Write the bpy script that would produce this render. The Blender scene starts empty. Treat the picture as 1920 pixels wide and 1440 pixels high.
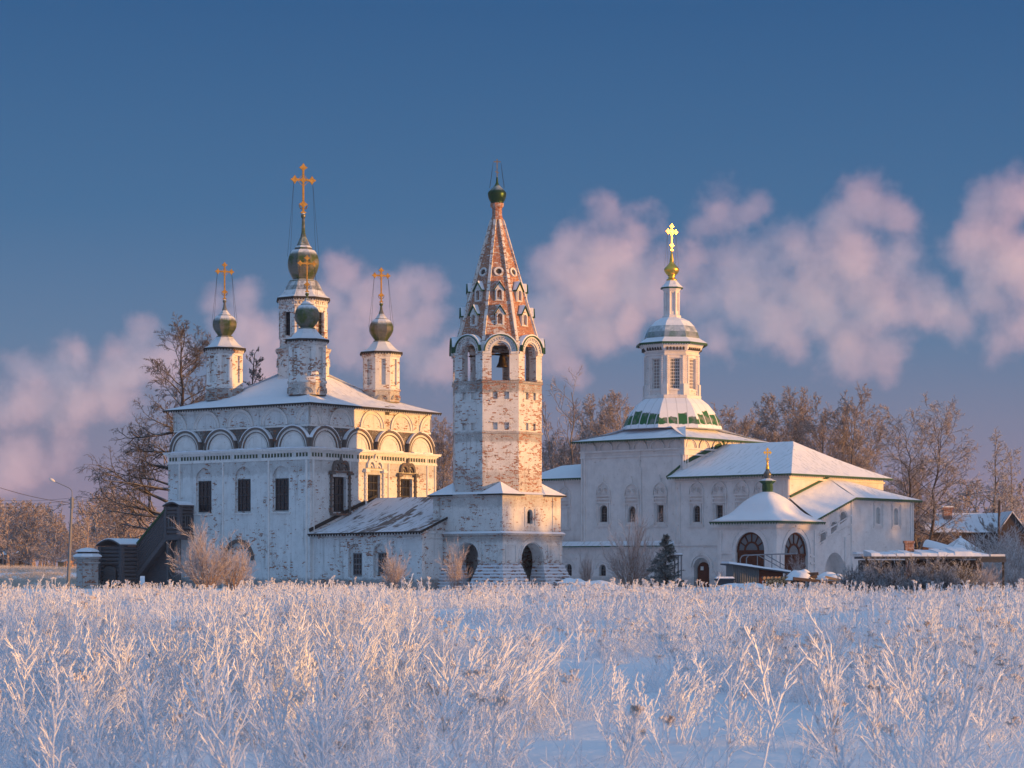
import bpy, math, random
import numpy as np
from mathutils import Vector as V, Matrix, noise as mnoise
from mathutils.geometry import tessellate_polygon

PI = math.pi
F, HY, CX, EYE = 4350.0, 1062.0, 960.0, 1.65   # focal length in photo pixels, horizon row, centre column, eye height
sc = bpy.context.scene
COL = sc.collection
rnd = random.Random(7)
Z = V((0, 0, 1))


def lerp(a, b, t):
    return a + (b - a) * t


class Fr:
    """A building's own frame: x runs back-right along its sunny face, y runs back-left along its shaded face."""
    def __init__(s, px, D, deg):
        s.o = V(((px - CX) / F * D, D, 0))
        s.a = math.radians(deg)
        s.v = V((math.cos(s.a), math.sin(s.a), 0))
        s.u = V((-math.sin(s.a), math.cos(s.a), 0))

    def at(s, px, py, x=None, y=None):
        d = V(((px - CX) / F, 1, (HY - py) / F))
        o = V((0, 0, EYE)) - s.o
        dl = V((d.dot(s.v), d.dot(s.u), d.z))
        ol = V((o.dot(s.v), o.dot(s.u), o.z))
        t = (x - ol.x) / dl.x if x is not None else (y - ol.y) / dl.y
        return ol + dl * t

    def rx(s, x0, y0, x1, y1, x):
        """pixel box on a plane x = const -> (a0, a1, z0, z1) with a along y"""
        p, q = s.at(x0, y1, x=x), s.at(x1, y0, x=x)
        m = s.at((x0 + x1) / 2, y0, x=x).z
        n = s.at((x0 + x1) / 2, y1, x=x).z
        return min(p.y, q.y), max(p.y, q.y), n, m

    def ry(s, x0, y0, x1, y1, y):
        p, q = s.at(x0, y1, y=y), s.at(x1, y0, y=y)
        m = s.at((x0 + x1) / 2, y0, y=y).z
        n = s.at((x0 + x1) / 2, y1, y=y).z
        return min(p.x, q.x), max(p.x, q.x), n, m


def at(px, py, D):
    return V(((px - CX) / F * D, D, EYE + (HY - py) / F * D))


class MB:
    def __init__(s):
        s.v, s.f, s.m, s.s = [], [], [], []
        s.mi, s.sm = 0, False

    def face(s, *p):
        o = len(s.v)
        s.v.extend([tuple(q) for q in p])
        s.f.append(tuple(range(o, o + len(p))))
        s.m.append(s.mi); s.s.append(s.sm)
        return s

    def add(s, vs, fs):
        o = len(s.v)
        s.v.extend([tuple(q) for q in vs])
        for f in fs:
            s.f.append(tuple(i + o for i in f)); s.m.append(s.mi); s.s.append(s.sm)
        return s

    def box(s, x0, x1, y0, y1, z0, z1):
        vs = [(x, y, z) for z in (z0, z1) for y in (y0, y1) for x in (x0, x1)]
        return s.add(vs, [(0, 2, 3, 1), (4, 5, 7, 6), (0, 1, 5, 4), (2, 6, 7, 3), (0, 4, 6, 2), (1, 3, 7, 5)])

    def hexa(s, b, t):
        """bottom 4 points, top 4 points in the same order"""
        return s.add(list(b) + list(t), [(3, 2, 1, 0), (4, 5, 6, 7)] + [(i, (i + 1) % 4, 4 + (i + 1) % 4, 4 + i) for i in range(4)])

    def bar(s, a, b, w, h=None, up=Z):
        a, b = V(a), V(b)
        h = w if h is None else h
        d = (b - a).normalized()
        r = d.cross(up)
        r = V((1, 0, 0)) if r.length < 1e-4 else r.normalized()
        q = r.cross(d).normalized()
        r, q = r * w / 2, q * h / 2
        return s.hexa([a - r - q, a + r - q, a + r + q, a - r + q], [b - r - q, b + r - q, b + r + q, b - r + q])

    def tube(s, pts, rad, n=6, cap=True):
        pts = [V(p) for p in pts]
        if not hasattr(rad, '__len__'):
            rad = [rad] * len(pts)
        o = len(s.v)
        ref = None
        for i, p in enumerate(pts):
            d = (pts[min(i + 1, len(pts) - 1)] - pts[max(i - 1, 0)])
            d = d.normalized() if d.length > 1e-9 else Z
            if ref is None:
                ref = d.cross(Z) if abs(d.z) < .95 else d.cross(V((0, 1, 0)))
            ref = (ref - d * ref.dot(d))
            ref = ref.normalized() if ref.length > 1e-6 else d.orthogonal().normalized()
            q = d.cross(ref)
            for k in range(n):
                a = 2 * PI * k / n
                s.v.append(tuple(p + (ref * math.cos(a) + q * math.sin(a)) * rad[i]))
        for i in range(len(pts) - 1):
            for k in range(n):
                s.f.append((o + i * n + k, o + i * n + (k + 1) % n, o + (i + 1) * n + (k + 1) % n, o + (i + 1) * n + k))
                s.m.append(s.mi); s.s.append(s.sm)
        if cap:
            e = o + (len(pts) - 1) * n
            s.f.append(tuple(o + k for k in range(n - 1, -1, -1))); s.m.append(s.mi); s.s.append(False)
            s.f.append(tuple(e + k for k in range(n))); s.m.append(s.mi); s.s.append(False)
        return s

    def lathe(s, prof, n=8, c=(0, 0), rot=PI / 8, sq=None, cap=True):
        """prof: [(r, z)]; sq: per-ring blend 0 round .. 1 square (for the ogee roof)"""
        o = len(s.v)
        for i, (r, z) in enumerate(prof):
            for k in range(n):
                a = rot + 2 * PI * k / n
                x, y = math.cos(a), math.sin(a)
                if sq:
                    m = max(abs(x), abs(y))
                    w = lerp(1, 1 / m, sq[i])
                    x, y = x * w, y * w
                s.v.append((c[0] + r * x, c[1] + r * y, z))
        for i in range(len(prof) - 1):
            for k in range(n):
                s.f.append((o + i * n + k, o + i * n + (k + 1) % n, o + (i + 1) * n + (k + 1) % n, o + (i + 1) * n + k))
                s.m.append(s.mi); s.s.append(s.sm)
        if cap:
            e = o + (len(prof) - 1) * n
            s.f.append(tuple(o + k for k in range(n - 1, -1, -1))); s.m.append(s.mi); s.s.append(False)
            s.f.append(tuple(e + k for k in range(n))); s.m.append(s.mi); s.s.append(False)
        return s

    def arc(s, P, U, N, ca, cz, r0, r1, d0, d1, a0=0.0, a1=PI, n=14, ry=1.0, clip=None):
        """a curved band lying on a wall, from depth d0 to d1 along the wall's normal"""
        sec = []
        for i in range(n + 1):
            t = lerp(a0, a1, i / n)
            c, sn = math.cos(t), math.sin(t)
            ring = []
            for r, d in ((r0, d0), (r0, d1), (r1, d1), (r1, d0)):
                a = ca + r * c
                if clip:
                    a = min(max(a, clip[0]), clip[1])
                ring.append(P + U * a + Z * (cz + r * sn * ry) + N * d)
            sec.append(ring)
        vs = [p for ring in sec for p in ring]
        fs = []
        for i in range(n):
            for k in range(4):
                fs.append((i * 4 + k, i * 4 + (k + 1) % 4, (i + 1) * 4 + (k + 1) % 4, (i + 1) * 4 + k))
        fs += [(0, 1, 2, 3), (n * 4 + 3, n * 4 + 2, n * 4 + 1, n * 4)]
        return s.add(vs, fs)

    def slab(s, P, U, N, loop, d0, d1):
        """a flat outline on a wall given thickness along the normal"""
        k = len(loop)
        f = [P + U * a + Z * z + N * d1 for a, z in loop]
        b = [P + U * a + Z * z + N * d0 for a, z in loop]
        return s.add(f + b, [tuple(range(k)), tuple(range(2 * k - 1, k - 1, -1))] + [(i, k + i, k + (i + 1) % k, (i + 1) % k) for i in range(k)])

    def rib(s, P, U, N, a0, a1, z0, z1, d0, d1):
        return s.slab(P, U, N, [(a0, z0), (a1, z0), (a1, z1), (a0, z1)], d0, d1)

    def facade(s, P, U, N, outer, holes=(), d=0.0):
        """a wall with openings: holes = [(loop, reveal depth, has back)]"""
        loops = [[(V((a, z, 0))) for a, z in outer]] + [[V((a, z, 0)) for a, z in h[0]] for h in holes]
        flat = [p for l in loops for p in l]
        pts = [P + U * p.x + Z * p.y + N * d for p in flat]
        s.add(pts, [tuple(t) for t in tessellate_polygon(loops)])
        for loop, dep, back in holes:
            f = [P + U * a + Z * z + N * d for a, z in loop]
            b = [q - N * dep for q in f]
            k = len(loop)
            s.add(f + b, [(i, (i + 1) % k, k + (i + 1) % k, k + i) for i in range(k)])
            if back:
                s.face(*b)
        return s

    def patch(s, A, B, C, D, nu, nv, sag=0.0, amp=0.0, lift=0.0):
        """bilinear roof patch, A-B along the eave, D-C along the top; sags like a hung sheet"""
        A, B, C, D = V(A), V(B), V(C), V(D)
        vs = []
        for j in range(nv + 1):
            t = j / nv
            for i in range(nu + 1):
                u = i / nu
                p = lerp(lerp(A, B, u), lerp(D, C, u), t)
                e = mnoise.noise(p * .9) * amp * (0 if i in (0, nu) or j in (0, nv) else 1)
                p.z += lift - sag * math.sin(PI * t) + e
                vs.append(p)
        w = nu + 1
        return s.add(vs, [(j * w + i, j * w + i + 1, (j + 1) * w + i + 1, (j + 1) * w + i) for j in range(nv) for i in range(nu)])

    def trim(s, A, B, drop=.16, tooth=.22, step=.3, th=.05):
        """fascia board with a row of little pointed teeth under an eave"""
        A, B = V(A), V(B)
        s.bar(A - Z * drop / 2, B - Z * drop / 2, th, drop)
        L = (B - A).length
        n = max(1, int(L / step))
        e = (B - A).normalized()
        w = e.cross(Z).normalized() * th * .4
        for i in range(n):
            c = lerp(A, B, (i + .5) / n) - Z * drop
            h = e * step * .33
            for q in (w, -w):
                s.face(c - h + q, c + h + q, c + h * .25 - Z * tooth + q, c - h * .25 - Z * tooth + q)
        return s

    def build(s, name, mats, parent=None):
        me = bpy.data.meshes.new(name)
        me.from_pydata(s.v, [], s.f)
        mats = mats if isinstance(mats, (list, tuple)) else [mats]
        for m in mats:
            me.materials.append(m)
        if len(mats) > 1:
            me.polygons.foreach_set('material_index', s.m)
        me.polygons.foreach_set('use_smooth', s.s)
        box_uv(me)
        me.update()
        o = bpy.data.objects.new(name, me)
        COL.objects.link(o)
        if parent is not None:
            o.parent = parent
        return o


def box_uv(me):
    n, L = len(me.polygons), len(me.loops)
    if not n:
        return
    nor = np.empty(n * 3, np.float32); me.polygons.foreach_get('normal', nor); nor = nor.reshape(n, 3)
    tot = np.empty(n, np.int32); me.polygons.foreach_get('loop_total', tot)
    vi = np.empty(L, np.int32); me.loops.foreach_get('vertex_index', vi)
    co = np.empty(len(me.vertices) * 3, np.float32); me.vertices.foreach_get('co', co); co = co.reshape(-1, 3)
    t = np.stack([-nor[:, 1], nor[:, 0], np.zeros(n)], 1)
    ln = np.linalg.norm(t, axis=1)
    flat = ln < .1
    t[flat] = (1, 0, 0); ln[flat] = 1
    t /= ln[:, None]
    b = np.cross(nor, t)
    b[b[:, 2] < 0] *= -1
    pl = np.repeat(np.arange(n), tot)
    p = co[vi]
    uv = np.stack([(p * t[pl]).sum(1), (p * b[pl]).sum(1)], 1).astype(np.float32)
    l = me.uv_layers.new(name='UVMap')
    l.data.foreach_set('uv', uv.ravel())


def arch(a0, a1, z0, zs, n=12, ry=1.0):
    c, r = (a0 + a1) / 2, (a1 - a0) / 2
    return [(a0, z0), (a1, z0)] + [(c + r * math.cos(PI * i / n), zs + r * ry * math.sin(PI * i / n)) for i in range(n + 1)]


def rect(a0, a1, z0, z1):
    return [(a0, z0), (a1, z0), (a1, z1), (a0, z1)]


def circ(ca, cz, r, n=16):
    return [(ca + r * math.cos(2 * PI * i / n), cz + r * math.sin(2 * PI * i / n)) for i in range(n)]


def thing(name, label, cat, loc=(0, 0, 0), rz=0.0, group=None):
    o = bpy.data.objects.new(name, None)
    COL.objects.link(o)
    o.empty_display_size = .5
    o.location = loc; o.rotation_euler = (0, 0, rz)
    return tag(o, label, cat, group)


def tag(o, label=None, cat=None, group=None, kind=None):
    if label: o['label'] = label
    if cat: o['category'] = cat
    if group: o['group'] = group
    if kind: o['kind'] = kind
    return o


# ---------------------------------------------------------------- materials
class NT:
    def __init__(s, name):
        s.m = bpy.data.materials.new(name)
        s.m.use_nodes = True
        s.t = s.m.node_tree
        s.b = s.t.nodes['Principled BSDF']
        s.b.inputs['Roughness'].default_value = .85
        s.b.inputs['Specular IOR Level'].default_value = .25

    def put(s, sock, val):
        if isinstance(val, bpy.types.NodeSocket):
            s.t.links.new(val, sock)
        elif val is not None:
            if hasattr(val, '__len__') and len(val) == 3 and sock.type == 'RGBA':
                val = (*val, 1)
            sock.default_value = val

    def n(s, typ, out=0, props=None, **ins):
        k = s.t.nodes.new('ShaderNode' + typ)
        for a, b in (props or {}).items():
            setattr(k, a, b)
        for a, b in ins.items():
            a = int(a[1:]) if a[0] == '_' else a.replace('_', ' ')
            s.put(k.inputs[a], b)
        return k.outputs[out]

    def co(s, w='Object'):
        return s.n('TexCoord', w)

    def mp(s, vec, scale=(1, 1, 1), loc=(0, 0, 0)):
        return s.n('Mapping', Vector=vec, Scale=scale, Location=loc)

    def noise(s, vec, scale, detail=5.0, rough=.6, dist=0.0):
        return s.n('TexNoise', 'Fac', Vector=vec, Scale=scale, Detail=detail, Roughness=rough, Distortion=dist)

    def ma(s, op, a, b=0.0, c=0.0):
        return s.n('Math', props={'operation': op}, _0=a, _1=b, _2=c)

    def step(s, x, a, b):
        return s.n('MapRange', props={'interpolation_type': 'SMOOTHSTEP'}, Value=x, From_Min=a, From_Max=b)

    def mix(s, f, a, b, mode='MIX'):
        return s.n('MixRGB', props={'blend_type': mode}, Fac=f, Color1=a, Color2=b)

    def sep(s, vec, k):
        return s.n('SeparateXYZ', k, Vector=vec)

    def bump(s, h, dist=.02, strength=1.0):
        s.put(s.b.inputs['Normal'], s.n('Bump', Height=h, Distance=dist, Strength=strength))

    def color(s, c):
        s.put(s.b.inputs['Base Color'], c)
        return s

    def set(s, **k):
        for a, b in k.items():
            s.put(s.b.inputs[a.replace('_', ' ')], b)
        return s


def m_wall(name, white, wear, small=.5, grime=.35, zband=None, frost=0.0, seed=0.0, wband=None, brick=((.20, .068, .032), (.33, .125, .058))):
    """limewash over brick: single bricks and patches have lost their wash, rain streaks and soot on top"""
    t = NT(name)
    uv, ob = t.co('UV'), t.co()
    ob = t.mp(ob, loc=(seed, seed * .7, seed * .3))
    per = t.n('TexBrick', 'Color', Vector=uv, Scale=1, Color1=(0, 0, 0), Color2=(1, 1, 1), Mortar=(.35, .35, .35), Mortar_Size=.01,
              Brick_Width=.30, Row_Height=.095, Bias=0.0)
    mort = t.n('TexBrick', 'Fac', Vector=uv, Scale=1, Mortar_Size=.014, Mortar_Smooth=.2, Brick_Width=.30, Row_Height=.095)
    big = t.noise(ob, .45, 5, .62)
    mid = t.noise(ob, 2.6, 5, .65)
    fin = t.noise(ob, 13, 3, .6)
    x = t.ma('MULTIPLY_ADD', t.ma('SUBTRACT', per, .5), .20 * small * 2, t.ma('MULTIPLY_ADD', t.ma('SUBTRACT', big, .5), .75, .5))
    x = t.ma('MULTIPLY_ADD', t.ma('SUBTRACT', mid, .5), .60, x)
    x = t.ma('MULTIPLY_ADD', t.ma('SUBTRACT', fin, .5), .42, x)
    for z0, z1, amt in wband or ():
        zz = t.sep(t.co(), 2)
        x = t.ma('MULTIPLY_ADD', t.ma('MULTIPLY', t.step(zz, z0, lerp(z0, z1, .3)), t.step(zz, z1, lerp(z0, z1, .7))), amt, x)
    mask = t.step(x, wear, wear + .055)
    # isolated missing bricks
    lone = t.ma('MULTIPLY', t.step(per, .80, .9), t.step(t.ma('MULTIPLY_ADD', fin, .6, t.ma('MULTIPLY', mid, .6)), .70 - .05 * small, .75))
    mask = t.ma('MAXIMUM', mask, lone)
    bc = t.mix(per, *brick)
    bc = t.mix(t.ma('MULTIPLY', mort, .8), bc, (.36, .31, .27))
    bc = t.mix(t.step(mid, .55, .75), bc, (.10, .065, .055))
    if frost:
        bc = t.mix(t.ma('MULTIPLY', t.step(t.noise(ob, 7, 4, .7), .5, .62), frost), bc, (.74, .76, .8))
    w = t.mix(t.step(t.noise(ob, 1.3, 4), .35, .7), white, [c * .87 for c in white])
    streak = t.noise(t.mp(ob, scale=(2.2, 2.2, .16)), 1.2, 6, .7)
    gm = t.ma('MULTIPLY', t.step(streak, .53, .75), grime)
    w = t.mix(gm, w, (.19, .165, .15))
    w = t.mix(t.ma('MULTIPLY', t.step(t.ma('ADD', fin, t.ma('MULTIPLY', big, .5)), .80, .98), grime * .9), w, (.16, .12, .1))
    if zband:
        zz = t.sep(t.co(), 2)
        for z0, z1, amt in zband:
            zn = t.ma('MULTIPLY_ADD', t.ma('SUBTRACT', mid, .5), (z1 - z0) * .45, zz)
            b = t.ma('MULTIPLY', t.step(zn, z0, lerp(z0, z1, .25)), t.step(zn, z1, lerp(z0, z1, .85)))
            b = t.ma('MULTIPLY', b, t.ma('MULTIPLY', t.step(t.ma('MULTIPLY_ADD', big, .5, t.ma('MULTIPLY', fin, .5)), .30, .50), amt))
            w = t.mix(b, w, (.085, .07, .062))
    c = t.mix(mask, w, bc)
    t.color(c)
    h = t.ma('MULTIPLY_ADD', mask, -.6, t.ma('MULTIPLY', mort, -.25))
    h = t.ma('MULTIPLY_ADD', fin, .25, h)
    t.bump(h, .03, .8)
    return t.m


def m_plain(name, col, var=.15, scale=3.0, rough=.85, metal=0.0, bump=.0, spec=.25):
    t = NT(name)
    ob = t.co()
    n = t.noise(ob, scale, 5, .6)
    t.color(t.mix(n, [c * (1 - var) for c in col], [min(1, c * (1 + var)) for c in col]))
    t.set(Roughness=rough, Metallic=metal, Specular_IOR_Level=spec)
    if bump:
        t.bump(t.noise(ob, scale * 4, 4), bump, 1)
    return t.m


def m_snow(name, tone=(.80, .82, .86)):
    t = NT(name)
    ob = t.co()
    t.color(t.mix(t.noise(ob, 1.1, 4), tone, [c * .93 for c in tone]))
    t.set(Roughness=.7, Specular_IOR_Level=.2)
    t.bump(t.ma('ADD', t.noise(ob, .9, 4), t.ma('MULTIPLY', t.noise(ob, 9, 3), .15)), .12, .8)
    return t.m


def m_snowroof(name, metal, thr=.62, seam=.62, soft=.06, seamshow=.6, snow=(.80, .82, .86)):
    """sheet-metal roof under thin snow: seams stand out, wind has bared some strips"""
    t = NT(name)
    uv, ob = t.co('UV'), t.co()
    u = t.sep(uv, 0)
    v = t.sep(uv, 1)
    fr = t.ma('FRACT', t.ma('DIVIDE', u, seam))
    line = t.step(t.ma('ABSOLUTE', t.ma('SUBTRACT', fr, .5)), .44, .485)
    colr = t.n('TexWhiteNoise', 'Value', props={'noise_dimensions': '1D'}, W=t.ma('FLOOR', t.ma('DIVIDE', u, seam)))
    sn = t.noise(t.mp(uv, scale=(1.5, .35, 1)), 1.0, 6, .62)
    big = t.noise(ob, .22, 3)
    x = t.ma('MULTIPLY_ADD', t.ma('SUBTRACT', colr, .5), .12, t.ma('MULTIPLY_ADD', t.ma('SUBTRACT', big, .5), .5, sn))
    bare = t.step(x, thr, thr + soft)
    seams = t.ma('MULTIPLY', line, t.ma('MULTIPLY', t.step(t.noise(uv, .5, 4), .40, .60), seamshow))
    bare = t.ma('MAXIMUM', bare, seams)
    mc = t.mix(t.noise(ob, 3, 4), metal, [c * .6 for c in metal])
    sc_ = t.mix(t.noise(ob, 1.3, 4), snow, [c * .92 for c in snow])
    t.color(t.mix(bare, sc_, mc))
    t.set(Roughness=.75)
    t.bump(t.ma('MULTIPLY_ADD', bare, -.5, t.ma('MULTIPLY', t.noise(ob, 2.0, 5), .6)), .06, .8)
    return t.m


def m_dome(name, metal, moss, lo=.25, hi=.6, amount=.8, tile=0.0, patch=None):
    """old dome sheeting: snow rests where it faces up, the rest is bare weathered metal or paint"""
    t = NT(name)
    ob = t.co()
    nz = t.sep(t.n('NewGeometry', 'Normal'), 2)
    no = t.noise(ob, 2.2, 5, .65)
    x = t.ma('MULTIPLY_ADD', t.ma('SUBTRACT', no, .5), .7, nz)
    sn = t.ma('MULTIPLY', t.step(x, lo, hi), amount)
    mc = t.mix(t.step(t.noise(ob, 1.1, 4), .4, .62), metal, moss)
    mc = t.mix(t.step(t.noise(ob, 6, 4), .55, .75), mc, [c * .5 for c in metal])
    t.color(t.mix(sn, mc, (.80, .82, .86)))
    t.set(Roughness=.36, Metallic=t.ma('MULTIPLY', t.ma('SUBTRACT', 1.0, sn), .62))
    h = t.noise(ob, 5, 4)
    if tile:
        ti = t.n('TexBrick', 'Fac', Vector=t.co('UV'), Scale=1, Mortar_Size=tile * .10, Brick_Width=tile, Row_Height=tile * .6)
        h = t.ma('MULTIPLY_ADD', ti, -.7, h)
    t.bump(h, .03, .6)
    return t.m


def m_wood(name, col, row=None):
    t = NT(name)
    ob = t.co()
    g = t.noise(t.mp(ob, scale=(1, 1, 9)), 2.2, 5, .65)
    t.color(t.mix(g, [c * .55 for c in col], [c * 1.35 for c in col]))
    t.bump(g, .02, .7)
    return t.m


M = {}
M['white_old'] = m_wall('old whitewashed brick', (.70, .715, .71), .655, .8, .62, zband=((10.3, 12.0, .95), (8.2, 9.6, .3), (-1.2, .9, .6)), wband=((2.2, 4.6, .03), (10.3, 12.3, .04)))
M['white_trim'] = m_wall('old whitewash mouldings', (.76, .745, .72), .72, .35, .32, seed=4.0)
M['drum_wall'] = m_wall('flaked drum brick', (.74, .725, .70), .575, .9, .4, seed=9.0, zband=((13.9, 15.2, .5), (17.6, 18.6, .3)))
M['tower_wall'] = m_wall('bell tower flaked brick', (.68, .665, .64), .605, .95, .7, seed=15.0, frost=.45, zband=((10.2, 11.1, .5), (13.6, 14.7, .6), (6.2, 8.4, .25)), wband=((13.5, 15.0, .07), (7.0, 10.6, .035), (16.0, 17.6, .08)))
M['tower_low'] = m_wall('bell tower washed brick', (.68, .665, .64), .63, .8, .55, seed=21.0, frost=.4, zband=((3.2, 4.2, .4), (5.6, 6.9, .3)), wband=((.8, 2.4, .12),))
M['tent'] = m_wall('tent roof bare brick', (.62, .58, .54), .31, .9, .3, seed=33.0, frost=.30, brick=((.27, .075, .026), (.42, .15, .05)))
M['rib'] = m_wall('tent rib plaster', (.70, .67, .63), .56, .8, .3, seed=37.0, frost=.5)
M['base_brick'] = m_wall('snowy stepped brick', (.60, .61, .64), .50, 1.0, .4, seed=41.0, frost=.55)
M['white_new'] = m_wall('fresh white plaster', (.76, .71, .685), 1.6, .0, .24, seed=50.0, zband=((-1.5, 1.0, .3),))
M['dirt_mould'] = m_wall('sooty moulding', (.15, .135, .125), .60, .5, .95, seed=61.0)
M['snow'] = m_snow('settled snow')
M['roof_old'] = m_snowroof('snow on grey iron roof', (.20, .19, .19), .68, .62, .06, .45)
M['roof_thin'] = m_snowroof('thin snow on brown iron roof', (.21, .165, .15), .50, .75, .10, .85, (.70, .70, .74))
M['roof_green'] = m_snowroof('snow on green iron roof', (.03, .12, .06), .70, .60, .05, .62)
M['dark_iron'] = m_plain('dark iron', (.035, .033, .032), .3, 4)
M['green_iron'] = m_plain('green painted iron', (.02, .072, .036), .25, 3, .5)
M['tile_glaze'] = m_plain('green glazed tile', (.045, .075, .05), .5, 9, .35)
M['glass'] = m_plain('dark old glass', (.016, .017, .021), .4, 2, .07, 0, .02, .5)
M['glass_warm'] = m_plain('warm brown glass', (.14, .085, .075), .25, 2, .3, 0, 0, .3)  # browner tone for the lantern windows beside the central one
M['glass_pale'] = m_plain('whitened glass', (.60, .58, .55), .15, 2, .4)
M['glass_grey'] = m_plain('fanlight glass', (.13, .15, .17), .2, 2, .25, 0, 0, .4)
M['frame_dark'] = m_plain('black window bars', (.05, .05, .055), .3, 4)
M['frame_grey'] = m_plain('grey window frame', (.16, .16, .17), .2, 4)
M['frame_white'] = m_plain('white window bars', (.72, .70, .68), .1, 4)
M['door_brown'] = m_wood('brown door wood', (.10, .035, .022))
M['log'] = m_wood('black weathered logs', (.105, .102, .11))
M['board'] = m_wood('grey boards', (.11, .11, .115))
M['old_dome'] = m_dome('weathered dome tiles', (.17, .165, .14), (.075, .105, .035), .28, .72, .85, .30)
M['cap'] = m_dome('snowy drum cap', (.15, .14, .125), (.10, .12, .05), .22, .66, .85)
M['green_dome'] = m_dome('green onion', (.025, .055, .028), (.045, .085, .025), .50, .95, .6)
M['grey_dome'] = m_dome('grey onion', (.12, .125, .13), (.14, .14, .13), .6, 1.0, .6)
M['cap_new'] = m_dome('snowy white cap', (.33, .35, .35), (.16, .22, .18), .28, .68, .92)
M['gold'] = m_plain('gilding', (.90, .52, .10), .12, 6, .30, 1.0)
M['old_gold'] = m_plain('worn gilding', (.28, .17, .05), .8, 5, .42, .75)
M['bronze'] = m_plain('bell bronze', (.06, .045, .03), .2, 3, .45, .8)
M['inside'] = m_plain('dim interior and niche shade', (.07, .06, .055), .3, 1)
# ---------------------------------------------------------------- shared building parts
def window(par, P, U, N, a0, a1, z0, z1, nx, nz, frame, glass, fw=.07, bw=.035, arched=False, mid=True, name='window', ry=1.0):
    """frame and bars (one part) with its panes as a sub-part; N points outwards, P lies on the window's plane"""
    b = MB()
    r = (a1 - a0) / 2
    zs = z1 - r * ry if arched else z1
    if arched:
        b.arc(P, U, N, (a0 + a1) / 2, zs, r - fw, r, 0, .06, n=12, ry=ry)
    else:
        b.rib(P, U, N, a0, a1, z1 - fw, z1, 0, .06)
    b.rib(P, U, N, a0 + fw, a1 - fw, z0, z0 + fw, 0, .06)
    b.rib(P, U, N, a0, a0 + fw, z0, zs - (0 if arched else fw), 0, .06)
    b.rib(P, U, N, a1 - fw, a1, z0, zs - (0 if arched else fw), 0, .06)
    c = (a0 + a1) / 2
    for i in range(1, nx):
        a = lerp(a0, a1, i / nx)
        top = zs - fw if not arched else zs + math.sqrt(max(0, (r - fw) ** 2 - (a - c) ** 2)) * ry
        b.rib(P, U, N, a - bw / 2, a + bw / 2, z0 + fw, top, .004, .05)
    for j in range(1, nz):
        z = lerp(z0, z1, j / nz)
        w = bw * (2.2 if mid and j == nz // 2 else 1)
        q = r - fw if z < zs else math.sqrt(max(.01, (r - fw) ** 2 - ((z - zs) / ry) ** 2))
        b.rib(P, U, N, c - q, c + q, z - w / 2, z + w / 2, .007, .053)
    o = b.build(name, frame, par)
    g = MB()
    lp = arch(a0 + .01, a1 - .01, z0 + .01, zs, ry=ry) if arched else rect(a0 + .01, a1 - .01, z0 + .01, z1 - .01)
    g.slab(P, U, N, lp, -.03, .003)
    g.build('glass', glass, o)
    return o


def onion(zb, zm, zt, rn, rm, rt, n=7, p=1.35, bulb=False):
    pr = []
    for i in range(n + 1):
        t = i / n
        pr.append((rn + (rm - rn) * (math.sin(t * PI / 2) ** 1.1 if bulb else math.sin(t * PI / 2) ** .75), lerp(zb, zm, t)))
    for i in range(1, n + 4):
        t = i / (n + 3)
        if bulb:
            c = math.sqrt(max(0, 1 - t ** 2.1))
            pr.append((rt + (rm - rt) * c, lerp(zm, zt, t)))
        else:
            c = .5 + .5 * math.cos(PI * t ** .92)
            pr.append((rt + (rm - rt) * c ** p, lerp(zm, zt, t)))
    return pr


def cross_mb(cx, cy, z0, z1, half, zb, ang, w, fancy=True, lower=True):
    """gilded cross: post, arms with lozenge ends, a slanted or crescent foot"""
    b = MB()
    U = V((math.cos(ang), math.sin(ang), 0)); N = V((-math.sin(ang), math.cos(ang), 0)); P = V((cx, cy, 0))
    h = w * .35
    b.rib(P, U, N, -w / 2, w / 2, z0, z1 - w, -h, h)
    b.rib(P, U, N, -half + w, -w / 2, zb - w / 2, zb + w / 2, -h, h)
    b.rib(P, U, N, w / 2, half - w, zb - w / 2, zb + w / 2, -h, h)
    if fancy:
        def loz(a, z, r):
            b.slab(P, U, N, [(a + r * q * math.cos(t), z + r * q * math.sin(t)) for k in range(8)
                             for t, q in [(k * PI / 4 + PI / 2, 1.0 if k % 2 == 0 else .55)]], -h * 1.2, h * 1.2)
        r = w * 2.3
        loz(-half + r * .4, zb, r); loz(half - r * .4, zb, r); loz(0, z1 - r * .6, r); loz(0, zb, r * .95)
        zl = lerp(z0, zb, .30)
        loz(0, zl, r * 1.05)
        loz(0, lerp(z0, zb, .06), r * .7)
        for sx in (-1, 1):      # scrolls in the angles
            b.bar(P + U * sx * w * .4 + Z * (zb - w * 3), P + U * sx * w * 3 + Z * (zb - w * .4), w * .22)
            b.bar(P + U * sx * w * .4 + Z * (zb + w * 2.4), P + U * sx * w * 2.4 + Z * (zb + w * .4), w * .22)
            if lower:
                b.tube([P + Z * (zl - w * 2.6), P + U * sx * w * 1.5 + Z * (zl - w * 2.2), P + U * sx * w * 2.2 + Z * (zl - w * .6)], w * .25, 4)
    else:
        b.bar(P + U * -half * .45 + Z * (lerp(z0, zb, .36) + half * .16), P + U * half * .45 + Z * (lerp(z0, zb, .36) - half * .16), w * .8)
    return b


def stays(par, cx, cy, zt, zb, half, r, ang, m):
    b = MB()
    for sx in (-1, 1):
        for e in (-.35, .35):
            p = V((cx + math.cos(ang) * half * sx, cy + math.sin(ang) * half * sx, zt))
            q = V((cx + math.cos(ang + e) * r * sx, cy + math.sin(ang + e) * r * sx, zb))
            b.tube([p, lerp(p, q, .5) + V((0, 0, -.06)), q], .011, 3)
    return b.build('stay_wires', m, par)


OCT = [k * PI / 4 for k in range(8)]


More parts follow.
